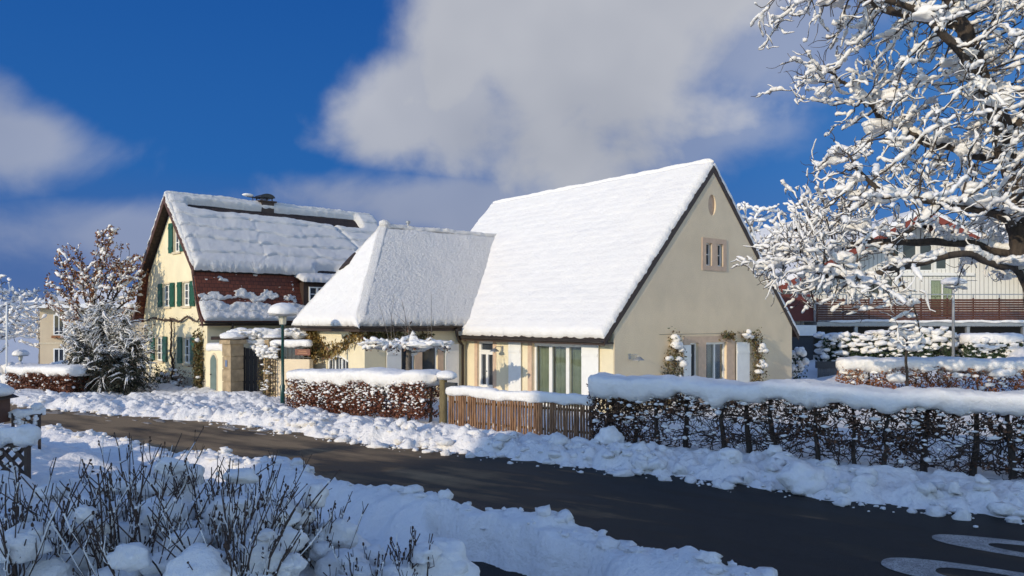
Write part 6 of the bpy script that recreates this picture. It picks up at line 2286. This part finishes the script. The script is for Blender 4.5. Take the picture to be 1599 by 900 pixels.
def garden_shrub(label, x, y, nst_, h, spread, snow_n, group='bare garden shrubs poking out of the snow', seed=0, snow_r=(0.07, 0.2)):
    nst = int(nst_ * 1.15)
    snow_n = int(snow_n * 1.5)
    h = h * 0.84
    g = float(ground_h(np.array([x]), np.array([y]))[0])
    t = thing('bare_shrub', label, 'shrub', (x, y, g), 0, group)
    k = 8
    q = np.linspace(0, 1, k)
    st = RNG.normal(0, spread * 0.35, (nst, 2))
    ln = RNG.normal(0, spread * 0.38, (nst, 2)) + st * 1.3
    hh = h * RNG.uniform(0.55, 1.08, nst)
    P = np.zeros((nst, k, 3))
    for a_ in range(2):
        P[..., a_] = st[:, None, a_] + ln[:, None, a_] * (q ** 1.3)[None] + np.cumsum(RNG.normal(0, 0.010, (nst, k)), 1)
    P[..., 2] = -0.15 + (hh[:, None] + 0.15) * q[None]
    R = np.linspace(0.0078, 0.0038, k)[None] * RNG.uniform(0.7, 1.25, (nst, 1))
    mb = MB().tubes(P, R, 5)
    # side twigs near the tops
    m_ = nst * 4
    i = RNG.integers(0, nst, m_)
    j = RNG.integers(2, k - 1, m_)
    s0 = P[i, j]
    d = RNG.normal(0, 1, (m_, 3)) * np.array([0.38, 0.38, 0.1]) + np.array([0, 0, 0.85])
    d /= np.linalg.norm(d, axis=1, keepdims=True)
    l = RNG.uniform(0.10, 0.34, (m_, 1)) * h * (1.15 - 0.1 * j[:, None])
    Q = np.stack([s0, s0 + d * l * 0.5 + RNG.normal(0, 0.012, (m_, 3)), s0 + d * l + np.array([0, 0, 0.04])], 1)
    mb.tubes(Q, np.array([[0.0040, 0.0034, 0.0024]]).repeat(m_, 0), 4)
    mb.build('stems', M['twig'], t)
    n = int(nst * 1.6)
    tip = np.concatenate([P[:, -1], Q[:, -1]])
    c = tip[RNG.integers(0, len(tip), n)]
    MB().blobs(c, np.stack([RNG.uniform(0.005, 0.011, n)] * 2 + [RNG.uniform(0.008, 0.022, n)], -1), 1, 0.5).leaves(c[: n // 2] - [0, 0, 0.03], RNG.uniform(0.02, 0.05, n // 2), 0.5, 1).build('seed_heads', M['seed'], t)
    sn = MB()
    if snow_n:
        i = RNG.integers(0, nst, snow_n)
        f = RNG.uniform(0.1, 0.80, snow_n)
        c = P[i, (f * (k - 1)).astype(int)] + RNG.normal(0, 0.05, (snow_n, 3)) + np.array([0, 0.16, 0])
        r = RNG.uniform(*snow_r, snow_n) * (1.15 - 0.7 * f)
        sn.blobs(c, np.stack([r * RNG.uniform(0.9, 1.7, snow_n), r * RNG.uniform(0.9, 1.5, snow_n), r * RNG.uniform(0.7, 1.05, snow_n)], -1), 3, 0.38, 1.7)
    # thin ridges of snow along some of the shoots
    sel = RNG.random(nst) < 0.15
    if sel.any():
        Pd = P[sel][:, 2:7] + np.array([0.0, -0.004, 0.006])
        sn.tubes(Pd, RNG.uniform(0.001, 0.007, Pd.shape[:2]), 5)
    sel = RNG.random(m_) < 0.15
    sn.tubes(Q[sel] + np.array([0, -0.003, 0.005]), RNG.uniform(0.001, 0.0065, (int(sel.sum()), 3)), 5)
    # small dabs caught in the forks
    dn = nst * 5
    i, j = RNG.integers(0, nst, dn), RNG.integers(2, k - 1, dn)
    r = RNG.uniform(0.005, 0.013, dn)
    sn.blobs(P[i, j] + np.array([0, 0, 0.01]), np.stack([r, r, r * 1.3], -1), 1, 0.4)
    sn.build('snow', M['snow'], t, True)
    return t


SH = [('bare shrub at the left edge beside the lattice fence', -4.35, 6.4, 14, 0.5, 0.36, 14),
      ('tall dense bare shrub in the lower left corner', -3.45, 5.35, 44, 0.95, 0.42, 24),
      ('bare shrub with bundled stems right of the lower left corner', -2.75, 5.5, 36, 0.92, 0.36, 24),
      ('bare shrub standing behind the lower left corner shrubs', -3.3, 6.7, 26, 0.85, 0.45, 20),
      ('wide bare shrub with many seed heads in the middle of the shrub bed', -2.25, 6.2, 40, 0.85, 0.40, 22),
      ('dense leaning bare shrub nearest the viewer right of the bed', -1.95, 5.4, 44, 0.82, 0.34, 20),
      ('bare shrub at the back of the bed against the snow bank', -2.6, 7.4, 22, 0.7, 0.42, 18),
      ('bare shrub at the right end of the bed', -1.75, 6.7, 26, 0.66, 0.26, 16)]
for a_ in SH:
    garden_shrub(*a_)
garden_shrub('small low shrub with a few forked twigs right of the shrub bed', -1.15, 6.0, 14, 0.52, 0.26, 12)
garden_shrub('smallest low shrub beside the big snow lump at the pavement', -0.78, 6.1, 13, 0.55, 0.24, 12)

# heaped snow lumps of the garden bed and the banks


def lump(label, x, y, r, rz_=0.8, dz=0.0, sub=4, amp=0.30):
    g = float(ground_h(np.array([x]), np.array([y]))[0])
    o = MB().blobs([(0, 0, 0)], [[r * 1.05, r * 0.9, r * rz_]], sub, amp, 1.5).build('snow_lump', M['snow'], None, True, (x, y, g + r * rz_ * 0.45 + dz))
    return tag(o, label, 'snow lump', 'large lumps of snow')


lump('rounded lump of snow at the end of the garden bed beside the dark pavement', -0.62, 6.35, 0.30, 1.0)
lump('pointed lump of snow at the lower edge among the bare shrubs', -2.05, 5.0, 0.24, 0.9)
lump('round snow boulder at the foot of the long hedge beside the stick fence', 2.02, 15.9, 0.27, 0.9, -0.06)
lump('snow boulder resting on the bank in the middle of the long hedge', 3.9, 13.75, 0.20, 0.9)
lump('dirty snow boulder on the bank below the right part of the long hedge', 4.75, 12.5, 0.36, 0.75)
lump('round snow lump on top of the left end of the long hedge', 2.35, 16.9, 0.30, 0.5, 1.22)
cr_n = 110
t_ = RNG.random(cr_n)
e = densify(FAR[4:10], 400)
ee = e[(t_ * 399).astype(int)]
off_ = -np.abs(RNG.normal(0, 0.25, cr_n)) + 0.12
c = np.stack([ee[:, 0] - 0.57 * -off_ * -1 * -1, ee[:, 1] + 0.82 * off_, np.full(cr_n, 0.012)], -1)
r = RNG.uniform(0.008, 0.03, cr_n) * RNG.choice([0.6, 1.0, 1.6], cr_n, p=[0.6, 0.3, 0.1])
tag(MB().blobs(c, np.stack([r * 1.3, r, r * 0.7], -1), 1, 0.4).build('snow_crumbs', M['snow'], None, True), 'crumbs of snow scattered along the road edge', 'snow', None, 'stuff')

# broken chunks lying on the shovelled banks, and slush left on the road
n = 1700
e = densify(FAR[1:11], 900)
i = RNG.integers(0, 899, n)
tg = e[np.minimum(i + 1, 899)] - e[np.maximum(i - 1, 0)]
tg /= np.linalg.norm(tg, axis=1, keepdims=True)
o_ = RNG.uniform(-0.12, 1.5, n)
c2 = e[i] + np.stack([-tg[:, 1], tg[:, 0]], -1) * o_[:, None] + RNG.normal(0, 0.05, (n, 2))
r = (0.014 + 0.12 * RNG.random(n) ** 3.8) * np.where(c2[:, 0] < -7, 0.75, 1.0)
z = np.maximum(ground_h(c2[:, 0], c2[:, 1]), 0.0) + r * 0.25
ok = (c2[:, 0] > -7) | (RNG.random(n) < 0.4)
mb = MB().blobs(np.column_stack([c2, z])[ok], np.stack([r * RNG.uniform(0.9, 1.7, n), r * RNG.uniform(0.8, 1.4, n), r * RNG.uniform(0.6, 1.0, n)], -1)[ok], 2, 0.7, 2.1)
n = 700
e = densify(NEAR[2:13], 700)
i = RNG.integers(0, 699, n)
tg = e[np.minimum(i + 1, 699)] - e[np.maximum(i - 1, 0)]
tg /= np.linalg.norm(tg, axis=1, keepdims=True)
c2 = e[i] - np.stack([-tg[:, 1], tg[:, 0]], -1) * RNG.uniform(0.0, 0.75, n)[:, None]
r = 0.012 + 0.075 * RNG.random(n) ** 3
z = np.maximum(ground_h(c2[:, 0], c2[:, 1]), 0.0) + r * 0.2
mb.blobs(np.column_stack([c2, z]), np.stack([r * RNG.uniform(0.9, 1.7, n), r * RNG.uniform(0.8, 1.4, n), r * RNG.uniform(0.6, 1.0, n)], -1), 2, 0.7, 2.1)
tag(mb.build('snow_chunks', M['snow_ground'], None, True), 'broken chunks of snow lying on the shovelled banks', 'snow', None, 'stuff')
n = 26
e = densify(FAR[2:6], 300)
i = RNG.integers(0, 299, n)
c2 = e[i] - np.array([0.57, 0.82]) * (np.abs(RNG.normal(0, 0.35, n)) + 0.05)[:, None]
x_ = RNG.uniform(0.05, 0.26, n)
mb = MB()
TV, TF = ICO[3]
for (px_, py_), rr0 in zip(c2, x_):
    sd = RNG.random(3) * 50
    D = TV * (1 + 1.5 * (fbm(TV * 2.2 + sd, 3) - 0.5))[:, None] * np.array([rr0 * 1.8, rr0 * 0.55, 0.016])
    a_ = -0.62 + RNG.normal(0, 0.15)
    V = np.stack([px_ + D[:, 0] * math.cos(a_) - D[:, 1] * math.sin(a_), py_ + D[:, 0] * math.sin(a_) + D[:, 1] * math.cos(a_), 0.001 + D[:, 2]], -1)
    mb.add(V, TF)
tag(mb.build('road_slush', m_snow('grey_slush', 0.5, 0.6, 12, (0.26, 0.235, 0.21), 0.6), None, True), 'thin grey slush left along the road edge', 'slush', None, 'stuff')
